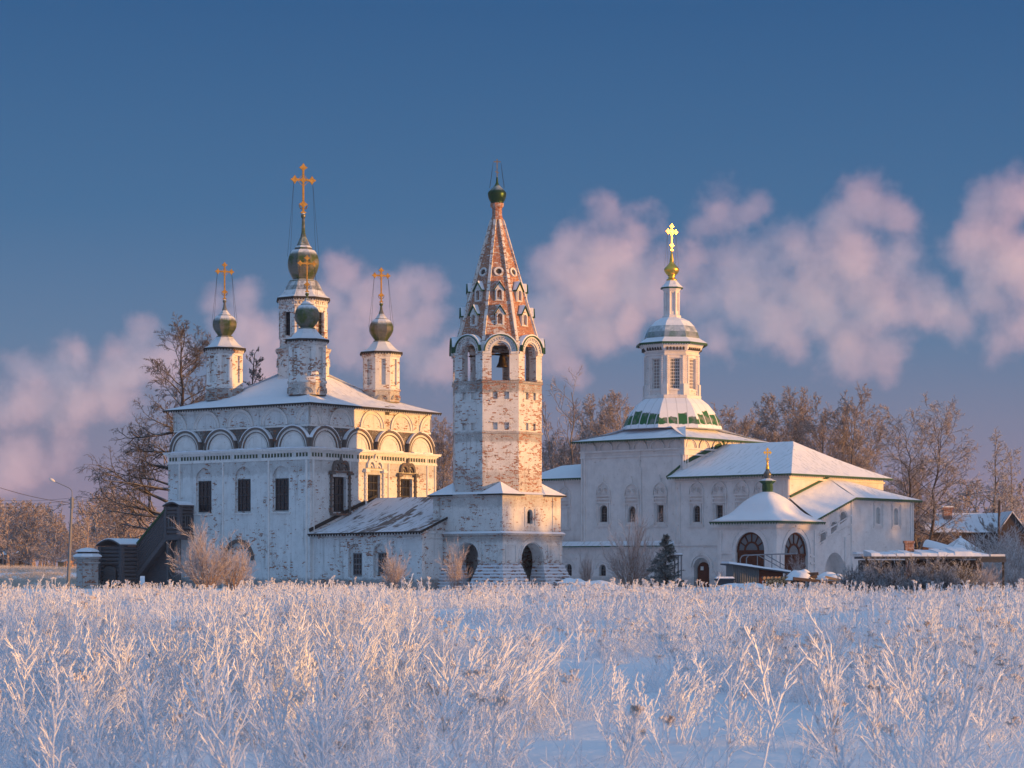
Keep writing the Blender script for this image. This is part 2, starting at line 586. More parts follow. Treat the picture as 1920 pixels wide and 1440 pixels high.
def octwall(b, cx, cy, ap, z0, z1, holes, d=0.0, half=None):
    """eight walls; holes(k) gives the openings of wall k"""
    w = ap * math.tan(PI / 8)
    for k, a in enumerate(OCT):
        N = V((math.cos(a), math.sin(a), 0)); U = V((-math.sin(a), math.cos(a), 0)); P = V((cx, cy, 0)) + N * ap
        b.facade(P, U, N, rect(-w, w, z0, z1), holes(k, w) if holes else (), d)


def octface(cx, cy, ap, k):
    a = OCT[k]
    N = V((math.cos(a), math.sin(a), 0)); U = V((-math.sin(a), math.cos(a), 0))
    return V((cx, cy, 0)) + N * ap, U, N


def ring(b, cx, cy, prof, n=8):
    """closed moulding ring, prof = outline [(r, z)] from bottom to top; r are corner radii"""
    b.lathe(prof, n, (cx, cy), PI / 8, cap=True)


CR = 1 / math.cos(PI / 8)          # apothem -> corner radius


def drum(par, cx, cy, z0, z1, ap, capz, capr, ob, om, ot, rn, rm, rt, z_sp, cross, wall=M['drum_wall'], tall=False, ang=.0):
    b = MB()
    W = ap * math.tan(PI / 8)
    niche = lambda k, w: [(rect(-w * .42, w * .42, z0 + (z1 - z0) * .34, z0 + (z1 - z0) * .86), .16, True)]
    octwall(b, cx, cy, ap, z0, z1, niche)
    zc = z0 + (z1 - z0) * .24
    ring(b, cx, cy, [(ap * CR, zc - .10), (ap * CR + .09, zc - .06), (ap * CR + .09, zc + .05), (ap * CR, zc + .1)])
    ring(b, cx, cy, [(ap * CR, z1 - .40), (ap * CR + .10, z1 - .30), (ap * CR + .13, z1 - .02), (ap * CR, z1)])
    for k in range(8):          # little blind arches at the foot
        P, U, N = octface(cx, cy, ap, k)
        for r0, r1, d in ((W * .62, W * .74, .10), (W * .42, W * .5, .07)):
            b.arc(P, U, N, 0, z0 + .16, r0, r1, -.02, d, n=8, ry=.95)
    o = b.build('drum', wall, par)
    c = MB(); c.mi = 1
    ring(c, cx, cy, [(ap * CR, z1 + .002), (capr - .05, z1 + .03), (capr, z1 - .08), (capr, z1 + .04)])
    for k in range(8):
        A = V((cx + capr * math.cos(PI / 8 + k * PI / 4), cy + capr * math.sin(PI / 8 + k * PI / 4), z1 - .05))
        B_ = V((cx + capr * math.cos(PI / 8 + (k + 1) * PI / 4), cy + capr * math.sin(PI / 8 + (k + 1) * PI / 4), z1 - .05))
        c.trim(A, B_, .05, .09, .2, .03)
    c.mi = 0
    pr = []
    for i in range(8):
        t = i / 7
        pr.append((lerp(capr, rn * 1.35, t ** .62 if not tall else t ** .8), lerp(z1 + .03, capz, t)))
    c.lathe(pr, 8, (cx, cy))
    c.build('cap_roof', [M['cap'], M['dark_iron']], o)
    d = MB()
    d.lathe([(rn * 1.3, capz - .02), (rn * 1.3, capz + .07), (rn, capz + .10)] + onion(max(ob, capz + .1), om, ot, rn, rm, rt * .8, bulb=True), 8, (cx, cy))
    d.build('onion_dome', M['old_dome'], o)
    e = MB()
    h = z_sp - ot
    e.lathe([(rt * 1.45, ot - .12), (rt * 1.42, ot - .02), (rt * 1.05, ot + h * .12), (rt * .62, ot + h * .32), (rt * .34, ot + h * .58), (.075, z_sp - .12)], 8, (cx, cy))
    e.sm = True
    e.lathe([(.02, z_sp - .16), (.12, z_sp - .10), (.16, z_sp), (.12, z_sp + .1), (.02, z_sp + .16)], 8, (cx, cy))
    e.build('spire', M['old_dome'], o)
    zt, half, zb = cross
    cross_mb(cx, cy, z_sp + .05, zt, half, zb, ang, .105).build('cross', M['old_gold'], o)
    stays(o, cx, cy, zb - .1, om + .15, half * .9, rm * .98, ang, M['dark_iron'])
    return o


# ---------------------------------------------------------------- the old church with the five onion domes
LC = Fr(581, 167, 52.8)
S = 14.43
church = thing('church', 'old white brick church with five dark onion domes and two rows of blind arches', 'church', LC.o, LC.a)
PX, PY = V((0, 0, 0)), V((0, 0, 0))
UL, NL = V((0, 1, 0)), V((-1, 0, 0))      # shaded wall: along y
UR, NR = V((1, 0, 0)), V((0, -1, 0))      # sunny wall: along x
ZL, ZT, IN = 10.2, 13.42, .33

win_l = [LC.rx(*q, x=0) for q in ((371, 902, 393.5, 960), (444.5, 898.5, 467, 958.5), (515, 897, 538.5, 957))]
win_r = [LC.ry(*q, y=0) for q in ((625.5, 894, 648.5, 954), (690, 890, 712.5, 936), (752, 898, 772.5, 938))]
win_r = [(a0, a1, 5.62, z1) for a0, a1, z0, z1 in win_r]
win_r[1] = (win_r[1][0], win_r[1][1], 6.15, win_r[1][3])

b = MB()
holes = []
for a0, a1, z0, z1 in win_l:
    holes.append((arch(a0 - .20, a1 + .20, z0 - .12, z1 + .10), .15, True))
dn = LC.rx(424, 1018, 472, 1092, x=0)
holes.append((arch(dn[0], dn[1], .02, dn[3] - (dn[1] - dn[0]) / 2), .30, True))
b.facade(PX, UL, NL, rect(0, S, -.3, ZL), holes)
b.facade(PX, UR, NR, rect(0, S, -.3, ZL), [(rect(a0 - .03, a1 + .03, z0, z1), .30, True) for a0, a1, z0, z1 in win_r])
b.face((S, 0, -.3), (S, S, -.3), (S, S, ZL), (S, 0, ZL)).face((0, S, -.3), (S, S, -.3), (S, S, ZL), (0, S, ZL))
b.face((0, 0, ZL), (S, 0, ZL), (S, S, ZL), (0, S, ZL))
I = IN
for P, U, N in ((V((I, 0, 0)), UL, NL), (V((0, I, 0)), UR, NR), (V((S - I, 0, 0)), UL, -NL), (V((0, S - I, 0)), UR, -NR)):
    b.facade(P, U, N, rect(I, S - I, ZL, ZT))
b.build('wall', M['white_old'], church)

# mouldings: plinth lines, thin pilaster rods, ledges
b = MB()
for pxs in (337, 418.5, 504, 575):
    t = LC.at(pxs, 950, x=0).y
    b.tube([(-.03, t, 0), (-.03, t, 9.4)], .085, 6)
for pxs in (587, 655, 728, 800.5, 815):
    t = LC.at(pxs, 900, y=0).x
    b.tube([(t, -.03, 0), (t, -.03, 9.4)], .085, 6)
for z0, z1, o in ((9.36, 9.46, .06), (9.98, 10.08, .12), (10.08, 10.20, .26)):
    b.box(-o, S + o, -o, 0, z0, z1); b.box(-o, 0, 0, S + o, z0, z1)
b.box(I - .10, S - I + .1, I - .10, I, ZT - .16, ZT); b.box(I - .10, I, I, S - I + .1, ZT - .16, ZT)
b.build('cornice', M['white_trim'], church)
# ledge under the small arches holds snow
b = MB()
b.box(-.30, S + .3, -.3, .0, 10.203, 10.25); b.box(-.30, 0, .0, S + .3, 10.203, 10.25)
rng = random.Random(3)
for P, U, N in ((PX, UL, NL), (PY, UR, NR)):
    for k in range(26):
        a = rng.uniform(.3, S - 1.2)
        b.rib(P, U, N, a, a + rng.uniform(.4, 1.2), 10.25, 10.27 + rng.random() * .07, -.25, .22)
b.build('ledge_snow', M['snow'], church)

b = MB()
n = 46
for P, U, N in ((PX, UL, NL), (PY, UR, NR)):
    for k in range(n):
        if k in (4, 15, 24, 34, 42):
            continue
        a = lerp(.12, S - .12, (k + .5) / n)
        b.rib(P, U, N, a - .10, a + .10, 9.60, 9.86, .0, .035)
b.build('tile_frieze', M['tile_glaze'], church)
b = MB()
for P, U, N in ((PX, UL, NL), (PY, UR, NR)):
    b.rib(P, U, N, -.03 if U is UR else .03, S, 9.46, 9.56, .0, .06); b.rib(P, U, N, 0.03, S, 9.90, 9.98, .0, .06)
    for k in range(n + 1):
        a = lerp(.12, S - .12, k / n)
        b.rib(P, U, N, a - .04, a + .04, 9.56, 9.90, .0, .055)
b.build('frieze_frame', M['white_trim'], church)

# lower row of blind gables
for (P0, U, N), nm in (((V((I, 0, 0)), UL, NL), 'l'), ((V((0, I, 0)), UR, NR), 'r')):
    for k in range(4):
        c = S / 8 * (2 * k + 1) + (-.05 if k == 0 else .05 if k == 3 else 0)
        b = MB()
        b.arc(P0, U, N, c, 10.26, 1.46, 1.62, .0, .36, n=18, ry=.98)
        b.arc(P0, U, N, c, 10.26, 1.24, 1.29, .0, .30, n=18, ry=.98)
        b.mi = 1
        b.arc(P0, U, N, c, 10.26, 1.00, 1.08, .0, .24, n=16, ry=.98)
        b.arc(P0, U, N, c, 10.26, 1.29, 1.461, .0, .27, n=16, ry=.98)
        b.slab(P0, U, N, arch(c - 1.25, c + 1.25, 10.24, 10.26, 16, .98), .0, .20)
        b.rib(P0, U, N, c - 1.5, c + 1.5, 10.20, 10.34, .0, .25)
        b.mi = 2
        b.arc(P0, U, N, c, 10.265, 1.615, 1.70, .02, .33, a0=.12 * PI, a1=.62 * PI if nm == 'l' else .5 * PI, n=12, ry=.98)
        b.arc(P0, U, N, c, 10.28, 1.615, 1.67, .02, .33, a0=.62 * PI, a1=.86 * PI, n=6, ry=.98)
        b.build('blind_gable', [M['dirt_mould'], M['white_trim'], M['snow']], church)
# upper row of blind arches
b = MB()
for P0, U, N in ((V((I, 0, 0)), UL, NL), (V((0, I, 0)), UR, NR)):
    for k in range(5):
        c = .32 + k * (S - .64) / 4
        for r0, r1, d in ((1.28, 1.36, .12), (1.02, 1.08, .08), (1.08, 1.28, .04)):
            b.arc(P0, U, N, c, 11.98, r0, r1, .0, d, n=18, ry=.97, clip=(I, S - I))
    b.rib(P0, U, N, I, S - I, 11.80, 11.93, .0, .07)
b.build('blind_arches', M['white_trim'], church)

for a0, a1, z0, z1 in win_l:
    window(church, V((.14, 0, 0)), UL, NL, a0, a1, z0, z1, 3, 4, M['frame_dark'], M['glass'], .09, .045)
for a0, a1, z0, z1 in win_r:
    window(church, V((0, .29, 0)), UR, NR, a0, a1, z0, z1, 3, 4, M['frame_dark'], M['glass'], .09, .05)
for a0, a1, z0, z1 in win_l:
    b = MB()
    b.rib(PX, UL, NL, a0 - .35, a1 + .35, z0 - .22, z0 - .13, -.02, .12)
    b.build('window_sill', M['white_trim'], church)
for i, (a0, a1, z0, z1) in enumerate(win_r):
    b = MB()
    c, w = (a0 + a1) / 2, (a1 - a0) / 2
    for sx in (-1, 1):
        a = c + sx * (w + .33)
        b.tube([(a, -.08, z0 - .2), (a, -.08, z1 + .15)], .10, 8)
        q = z0 - .1
        while q < z1 + .1:
            b.lathe([(.10, q), (.155, q + .05), (.155, q + .12), (.10, q + .17)], 8, (a, -.08)); q += .42
        b.rib(PY, UR, NR, a - .24, a + .24, z1 + .15, z1 + .30, -.02, .32)
        b.rib(PY, UR, NR, a - .17, a + .17, z1 + .30, z1 + .42, -.02, .25)
        for r0, r1, d in ((.26, .42, .20), (.12, .2, .12)):
            b.arc(PY, UR, NR, c + sx * (w * .62), z1 + .48, r0 * 1.15, r1 * 1.15, -.02, d, n=10, ry=1.5 if r1 > .3 else 1.2)
    b.rib(PY, UR, NR, c - w - .2, c + w + .2, z1 + .30, z1 + .40, -.02, .14)
    b.slab(PY, UR, NR, [(c - .30, z1 + 1.0), (c + .30, z1 + 1.0), (c + .09, z1 + 1.25), (c, z1 + 1.55), (c - .09, z1 + 1.25)], -.02, .2)
    b.rib(PY, UR, NR, c - w - .4, c + w + .4, z0 - .26, z0 - .1, -.02, .18)
    b.build('window_surround', M['dirt_mould'] if i != 1 else M['white_trim'], church)
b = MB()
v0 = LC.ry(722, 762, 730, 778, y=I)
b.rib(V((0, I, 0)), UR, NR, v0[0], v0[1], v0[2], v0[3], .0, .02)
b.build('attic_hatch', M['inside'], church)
b = MB()
b.arc(PX, UL, NL, (dn[0] + dn[1]) / 2, dn[3] - (dn[1] - dn[0]) / 2, (dn[1] - dn[0]) / 2 + .02, (dn[1] - dn[0]) / 2 + .28, -.02, .14, n=14)
b.build('portal_arch', M['dirt_mould'], church)

# hipped roof
E0, E1, ZE, ZA = I - .62, S - I + .62, 13.46, 17.1
b = MB()
cpt = V((S / 2, S / 2, ZA))
k4 = [V((E0, E0, ZE)), V((E1, E0, ZE)), V((E1, E1, ZE)), V((E0, E1, ZE))]
for i in range(4):
    b.mi = 0 if i != 0 else 1
    A, B_ = k4[i], k4[(i + 1) % 4]
    b.patch(A, B_, cpt + (B_ - A) * .03, cpt - (B_ - A) * .03, 16, 10, .42, .10)
b.mi = 2
for i in range(4):
    A, B_ = k4[i], k4[(i + 1) % 4]
    if i in (0, 3):
        b.trim(A - Z * .0, B_ - Z * .0, .10, .12, .26, .06)
b.face(*[p - Z * .06 for p in k4])
b.build('roof', [M['snow'], m_snowroof('sunny roof with bared seams', (.30, .27, .24), .66, .62, .08, .8), M['dark_iron']], church)

drum(church, 3.0, 3.0, 14.25, 18.30, 1.36, 19.15, 1.72, 19.2, 20.05, 21.0, .50, .98, .36, 21.75, (24.55, .62, 24.0), ang=-.55)
drum(church, 3.0, S - 3.0, 14.2, 18.15, 1.36, 19.05, 1.72, 19.1, 20.0, 20.75, .50, .98, .36, 21.8, (24.7, .62, 24.05), ang=-.55)
drum(church, S - 3.0, 3.0, 14.2, 18.0, 1.36, 18.85, 1.72, 18.9, 19.85, 20.65, .50, .98, .36, 21.75, (24.5, .62, 23.95), ang=-.55)
drum(church, S - 3.0, S - 3.0, 14.2, 18.1, 1.36, 18.95, 1.72, 19.0, 19.9, 20.7, .50, .98, .36, 21.75, (24.6, .62, 24.0), ang=-.55)
# the tall middle drum: base stage, lit stage with windows, cap, onion and long spire
mx = S / 2
b = MB()
octwall(b, mx, mx, 1.92, 15.8, 18.1, None)
ring(b, mx, mx, [(1.92 * CR, 17.85), (1.92 * CR + .12, 17.95), (1.92 * CR + .2, 18.15), (1.74 * CR, 18.3)])
for k in range(8):
    P, U, N = octface(mx, mx, 1.92, k)
    b.arc(P, U, N, 0, 16.85, .5, .64, -.02, .1, n=8)
ww = 1.76 * math.tan(PI / 8)
octwall(b, mx, mx, 1.76, 18.1, 22.0, lambda k, w: [(rect(-.30, .30, 19.15, 20.95), .25, True)])
ring(b, mx, mx, [(1.76 * CR, 21.3), (1.76 * CR + .1, 21.4), (1.76 * CR + .1, 21.5), (1.76 * CR, 21.52)])
ring(b, mx, mx, [(1.76 * CR, 21.75), (1.76 * CR + .16, 21.85), (1.76 * CR + .18, 22.0), (1.76 * CR, 22.01)])
for k in range(8):
    P, U, N = octface(mx, mx, 1.76, k)
    for j in range(5):
        a = (j - 2) * ww * .36
        b.rib(P, U, N, a - .05, a + .05, 21.52, 21.72, -.01, .07)
    b.rib(P, U, N, -.42, -.34, 19.0, 21.05, -.01, .08); b.rib(P, U, N, .34, .42, 19.0, 21.05, -.01, .08)
o = b.build('drum', M['drum_wall'], church)
for k in (4, 5, 6, 7):
    P, U, N = octface(mx, mx, 1.76 - .23, k)
    window(o, P, U, N, -.29, .29, 19.16, 20.94, 2, 4, M['frame_dark'], M['glass'], .05, .04)
b = MB(); b.mi = 1
ring(b, mx, mx, [(1.9, 22.0), (2.12, 22.0), (2.16, 21.92), (2.16, 22.06)])
for k in range(8):
    A = V((mx + 2.16 * math.cos(PI / 8 + k * PI / 4), mx + 2.16 * math.sin(PI / 8 + k * PI / 4), 21.95))
    B_ = V((mx + 2.16 * math.cos(PI / 8 + (k + 1) * PI / 4), mx + 2.16 * math.sin(PI / 8 + (k + 1) * PI / 4), 21.95))
    b.trim(A, B_, .05, .1, .2, .03)
b.mi = 0
b.lathe([(2.16, 22.06), (1.85, 22.25), (1.55, 22.65), (1.38, 23.0), (1.18, 23.35)], 8, (mx, mx))
b.build('cap_roof', [M['cap'], M['dark_iron']], o)
b = MB()
b.lathe([(1.12, 23.3), (1.12, 23.42), (.90, 23.5)] + onion(23.5, 24.75, 25.85, .82, 1.26, .60, bulb=True) + [(.60, 25.9)], 8, (mx, mx))
b.build('onion_dome', M['old_dome'], o)
b = MB()
b.lathe([(.72, 25.85), (.70, 25.95), (.56, 26.1), (.42, 26.4), (.24, 26.8), (.15, 27.15), (.11, 28.2)], 8, (mx, mx))
b.sm = True
b.lathe([(.05, 28.15), (.15, 28.25), (.20, 28.4), (.15, 28.55), (.05, 28.65)], 8, (mx, mx))
b.build('spire', M['old_dome'], o)
cross_mb(mx, mx, 28.5, 32.3, .82, 31.15, -.55, .15).build('cross', M['old_gold'], o)
stays(o, mx, mx, 31.0, 25.3, .75, 1.2, -.55, M['dark_iron'])

# refectory running to the bell tower
YR = -10.2
rw = [LC.rx(*q, x=.3) for q in ((658, 1037.5, 675, 1079), (705, 1036, 722, 1078))]
rw = [LC.at(658, 1037, x=.3), LC.at(675, 1079, x=.3), LC.at(705, 1036, x=.3), LC.at(722, 1078, x=.3)]
b = MB()
XR0, XR1 = .3, S - .3
wins = [(min(rw[0].y, rw[1].y), max(rw[0].y, rw[1].y), rw[1].z, rw[0].z), (min(rw[2].y, rw[3].y), max(rw[2].y, rw[3].y), rw[3].z, rw[2].z)]
b.facade(V((XR0, 0, 0)), UL, NL, rect(YR, 0, -.3, 4.15), [(arch(a0 - .2, a1 + .25, z0 - .1, z1 + .02), .30, True) for a0, a1, z0, z1 in wins])
b.face((XR0, YR, -.3), (XR1, YR, -.3), (XR1, YR, 4.15), (XR0, YR, 4.15))
b.face((XR0, YR, 4.15), (XR1, YR, 4.15), (S / 2, YR, 6.5))
b.face((XR1, YR, -.3), (XR1, 0, -.3), (XR1, 0, 4.15), (XR1, YR, 4.15))
for z0, z1, o in ((3.62, 3.72, .06), (3.95, 4.15, .10)):
    b.box(XR0 - o, XR0, YR - o, 0, z0, z1); b.box(XR0 - o, S / 2 - 3, YR - o, YR, z0, z1)
b.build('refectory_wall', M['white_old'], church)
for a0, a1, z0, z1 in wins:
    window(church, V((XR0 + .29, 0, 0)), UL, NL, a0, a1, z0, z1, 3, 4, M['frame_grey'], M['glass'], .08, .045)
b = MB()
RG = 6.75
e = .55
b.patch((XR0 - e, YR - .35, 4.1), (XR0 - e, -.02, 4.0), (S / 2, -.02, RG), (S / 2, YR - .35, RG - .05), 16, 10, .22, .10)
b.patch((XR1 + e, YR - .35, 4.1), (XR1 + e, -.02, 4.0), (S / 2, -.02, RG), (S / 2, YR - .35, RG - .05), 8, 6, .22, .03)
b.mi = 1
b.trim((XR0 - e, YR - .35, 4.1), (XR0 - e, -.02, 4.0), .10, .12, .26, .06)
b.bar((XR0 - e, YR - .36, 4.04), (S / 2, YR - .36, RG - .12), .06, .16)
b.build('refectory_roof', [M['roof_thin'], M['dark_iron']], church)
b = MB()                       # dark flashing where that roof meets the church
b.bar((XR0 - .4, -.05, 4.25), (S / 2 + .1, -.05, RG + .12), .10, .24)
b.build('flashing', M['dark_iron'], church)
# apse behind the covered stair
b = MB()
b.box(2.2, S - 2.2, S, S + 3.4, -.3, 4.6)
b.build('apse_wall', M['white_old'], church)
b = MB()
b.patch((1.8, S + 3.9, 4.6), (1.8, S, 4.6), (4.2, S, 6.0), (4.4, S + 1.6, 5.9), 8, 6, .05, .05)
b.patch((S - 1.8, S + 3.9, 4.6), (1.8, S + 3.9, 4.6), (4.4, S + 1.6, 5.9), (S - 4.4, S + 1.6, 5.9), 8, 6, .05, .05)
b.mi = 1
b.trim((1.8, S + 3.9, 4.6), (1.8, S, 4.6), .08, .1, .26, .05)
b.build('apse_roof', [M['snow'], M['dark_iron']], church)

# ---------------------------------------------------------------- bell tower
TW = Fr(932, 164, 50.0)
tower = thing('bell_tower', 'tall flaking bell tower with a bare brick tent roof and small green onion', 'bell tower', TW.o, TW.a)
H1, HB = 3.2, 3.28
b = MB()
nl = TW.at(858, 1018, x=-HB), TW.at(897, 1018, x=-HB)
al = sorted((nl[0].y, nl[1].y))
nr = TW.at(977, 1018, y=-HB), TW.at(1017, 1018, y=-HB)
ar = sorted((nr[0].x, nr[1].x))
zt = 3.28
for P, U, N, (a0, a1) in ((V((-HB, 0, 0)), UL, NL, al), (V((0, -HB, 0)), UR, NR, ar)):
    r = (a1 - a0) / 2
    b.facade(P, U, N, rect(-HB, HB, -.3, 3.92), [(arch(a0, a1, -.25, zt - r, 14), .9, False)])
    b.arc(P, U, N, (a0 + a1) / 2, zt - r, r + .06, r + .2, -.02, .09, n=16)
    b.arc(P, U, N, (a0 + a1) / 2, zt - r, r + .2, r + .34, -.02, .045, n=16)
    b.rib(P, U, N, a0 - .32, a0 - .02, zt - r - .25, zt - r - .02, -.02, .13); b.rib(P, U, N, a1 + .02, a1 + .32, zt - r - .25, zt - r - .02, -.02, .13)
    for q0, q1 in ((-HB + .3, a0 - .55), (a1 + .55, HB - .3)):      # sunk panels
        if q1 - q0 > .5:
            for z0, z1, x0, x1 in ((1.9, 1.98, q0, q1), (3.1, 3.18, q0, q1), (1.98, 3.1, q0, q0 + .08), (1.98, 3.1, q1 - .08, q1)):
                b.rib(P, U, N, x0, x1, z0, z1, -.01, .05)
    b.rib(P, U, N, -HB - .1, HB + .1, 3.62, 3.72, -.02, .07); b.rib(P, U, N, -HB - .12, HB + .12, 3.80, 3.92, -.02, .14)
b.face((HB, -HB, -.3), (HB, HB, -.3), (HB, HB, 3.92), (HB, -HB, 3.92)).face((-HB, HB, -.3), (HB, HB, -.3), (HB, HB, 3.92), (-HB, HB, 3.92))
b.box(-1.0, HB - .01, -1.0, HB - .01, -.3, 3.85)
b.build('porch_stage', M['tower_low'], tower)
b = MB()
q = HB + .18
for A, B_ in (((-q, -q), (q, -q)), ((-q, -q), (-q, q))):
    A, B_ = V((*A, 3.93)), V((*B_, 3.93))
    n_ = (B_ - A).normalized().cross(Z)
    if n_.dot(V((-1, -1, 0))) < 0: n_ = -n_
    b.hexa([A, B_, B_ - n_ * .30, A - n_ * .30], [A + Z * .02, B_ + Z * .02, B_ - n_ * .28 + Z * .17, A - n_ * .28 + Z * .17])
b.build('string_course_snow', M['snow'], tower)
# splayed stepped footings of the piers
for i, (x0, x1, y0, y1, sx0, sx1, sy0, sy1) in enumerate((
        (-HB - .02, ar[0] - .05, -HB - .02, al[0] - .05, .85, .55, .85, .55),
        (ar[1] + .05, HB + .02, -HB - .02, -HB + .9, .5, .95, .85, .1),
        (-HB - .02, -HB + .9, al[1] + .05, HB + .02, .85, .1, .5, .9))):
    b = MB()
    nst = 9
    for k in range(nst):
        t, t1 = k / nst, (k + 1) / nst
        g = (1 - t1 ** .9)
        zz0, zz1 = -.2 + 2.05 * t, -.2 + 2.05 * t1
        b.mi = 0
        b.box(x0 - sx0 * g - .02, x1 + sx1 * g + .02, y0 - sy0 * g - .02, y1 + sy1 * g + .02, zz0, zz1 + .002 * k)
        if k < nst - 1:          # snow lying on each step
            b.mi = 1
            b.box(x0 - sx0 * g + .0, x1 + sx1 * g - .0, y0 - sy0 * g + .0, y1 + sy1 * g - .0, zz1 + .004 + .002 * k, zz1 + .10)
    b.build('stepped_footing', [M['base_brick'], M['snow']], tower)
b = MB()
w0 = TW.ry(987, 957, 1000.5, 982, y=-H1)
b.facade(V((-H1, 0, 0)), UL, NL, rect(-H1, H1, 3.85, 6.67))
b.facade(V((0, -H1, 0)), UR, NR, rect(-H1, H1, 3.85, 6.67), [(arch(w0[0] + .1, w0[1] - .1, w0[2], w0[3] - .22), .3, True)])
b.face((H1, -H1, 3.85), (H1, H1, 3.85), (H1, H1, 6.67), (H1, -H1, 6.67)).face((-H1, H1, 3.85), (H1, H1, 3.85), (H1, H1, 6.67), (-H1, H1, 6.67))
for z0, z1, x0, x1 in ((w0[2] - .25, w0[2] - .12, w0[0] - .2, w0[1] + .2), (w0[3] + .12, w0[3] + .24, w0[0] - .2, w0[1] + .2),
                       (w0[2] - .12, w0[3] + .12, w0[0] - .2, w0[0] - .1), (w0[2] - .12, w0[3] + .12, w0[1] + .1, w0[1] + .2)):
    b.rib(V((0, -H1, 0)), UR, NR, x0, x1, z0, z1, -.01, .06)
b.rib(V((0, -H1, 0)), UR, NR, H1 - .95, H1 - .88, 3.95, 6.5, -.01, .05)
for P, U, N in ((V((-H1, 0, 0)), UL, NL), (V((0, -H1, 0)), UR, NR)):
    b.rib(P, U, N, -H1 - .08, H1 + .08, 6.5, 6.66, -.01, .09)
b.box(-H1, H1, -H1, H1, 6.5, 6.668)
b.build('square_stage', M['tower_low'], tower)
window(tower, V((0, -H1 + .28, 0)), UR, NR, w0[0] + .12, w0[1] - .12, w0[2] + .02, w0[3], 1, 1, M['frame_dark'], M['glass'], .05, arched=True)
# little snowy hips over the four corners and the lean-to strips between
AP = 3.05
b = MB()
q = H1 + .28
tw = AP * math.tan(PI / 8)
for sx, sy in ((-1, -1), (1, -1), (1, 1), (-1, 1)):
    ap_ = V((sx * AP * .72, sy * AP * .72, 7.55))
    c0 = V((sx * q, sy * q, 6.67)); c1 = V((sx * q, sy * (tw - .1), 6.67)); c2 = V((sx * (tw - .1), sy * q, 6.67))
    b.mi = 0
    b.patch(c1, c0, ap_, ap_, 6, 6, .03, .05); b.patch(c0, c2, ap_, ap_, 6, 6, .03, .05)
    d1 = V((sx * AP, sy * (tw - .2), 6.70)); d2 = V((sx * (tw - .2), sy * AP, 6.70))
    b.face(c1, d1, ap_); b.face(d2, c2, ap_)
    b.mi = 1
    b.bar(c1 - Z * .06, c0 - Z * .06, .05, .11); b.bar(c0 - Z * .06, c2 - Z * .06, .05, .11)
b.mi = 0
for k in range(4):
    a = k * PI / 2
    N = V((math.cos(a), math.sin(a), 0)); U = V((-N.y, N.x, 0))
    b.patch(N * q - U * tw + Z * 6.665, N * q + U * tw + Z * 6.665, N * AP + U * tw + Z * 6.84, N * AP - U * tw + Z * 6.84, 4, 2)
b.build('corner_roof', [M['snow'], M['dark_iron']], tower)
# octagon
b = MB()
def tn(k, w):
    hs = []
    for z0 in (11.15, 13.28):
        for sx in (-1, 1):
            hs.append((rect(sx * .40 - .19, sx * .40 + .19, z0, z0 + .5), .16, True))
    return hs
octwall(b, 0, 0, AP, 6.6, 10.9, None)
octwall(b, 0, 0, AP, 10.9, 14.45, tn)
for z in (10.94, 14.45):
    ring(b, 0, 0, [(AP * CR - .05, z - .12), (AP * CR + .07, z - .05), (AP * CR + .10, z + .06), (AP * CR - .05, z + .12)])
for k in range(8):
    P, U, N = octface(0, 0, AP, k)
    b.rib(P, U, N, -.75, .75, 11.65, 11.74, -.01, .04); b.rib(P, U, N, -.75, .75, 13.8, 13.9, -.01, .04)
    b.rib(P, U, N, -.75, .75, 13.12, 13.2, -.01, .05)
b.build('octagon_wall', M['tower_wall'], tower)
# open bell stage
b = MB()
hw = .63
lp = arch(-hw, hw, 14.56, 16.55, 14)
octwall(b, 0, 0, AP, 14.45, 17.3, lambda k, w: [(lp, .62, False)])
li = [(a, z) for a, z in lp]
APi = AP - .62
octwall(b, 0, 0, APi, 14.45, 17.3, lambda k, w: [(li, .0, False)])
for k in range(8):
    P, U, N = octface(0, 0, AP, k)
    w = AP * math.tan(PI / 8)
    b.rib(P, U, N, -w, -hw - .06, 16.42, 16.60, -.01, .10); b.rib(P, U, N, hw + .06, w, 16.42, 16.60, -.01, .10)
    b.rib(P, U, N, -w, -hw - .04, 14.57, 14.72, -.01, .06); b.rib(P, U, N, hw + .04, w, 14.57, 14.72, -.01, .06)
b.build('bell_stage', M['tower_wall'], tower)
b = MB()
b.lathe([(AP * CR - .1, 14.40), (AP * CR - .1, 14.5)], 8)
b.lathe([(AP * CR - .1, 17.28), (AP * CR - .1, 17.34)], 8)
b.build('bell_floor', M['inside'], tower)
for k in range(8):
    P, U, N = octface(0, 0, AP, k)
    b = MB()
    b.arc(P, U, N, 0, 16.58, .70, .80, -.02, .10, n=16)
    b.arc(P, U, N, 0, 16.58, .98, 1.10, -.35, .16, n=16)
    b.slab(P, U, N, [(1.0 * math.cos(PI * i / 14), 16.58 + 1.0 * math.sin(PI * i / 14)) for i in range(15)] +
           [(.78 * math.cos(PI * i / 14), 16.58 + .78 * math.sin(PI * i / 14)) for i in range(14, -1, -1)], -.3, .04)
    for j in range(15):
        t = PI * (j + .5) / 15
        b.arc(P, U, N, 0, 16.58, .82, .97, -.02, .10, a0=t - .055, a1=t + .055, n=1)
    b.mi = 1
    b.arc(P, U, N, 0, 16.58, 1.10, 1.17, -.55, .27, n=16)
    b.mi = 2
    b.arc(P, U, N, 0, 16.58, 1.165, 1.26, -.5, .20, a0=.12 * PI, a1=.88 * PI, n=14)
    b.build('arch_gable', [M['tower_low'], M['green_iron'], M['snow']], tower)
b = MB()
b.bar((-2.5, -.15, 16.6), (2.5, -.15, 16.6), .12)
b.bar((-.15, -2.5, 16.62), (-.15, 2.5, 16.62), .1)
b.sm = True
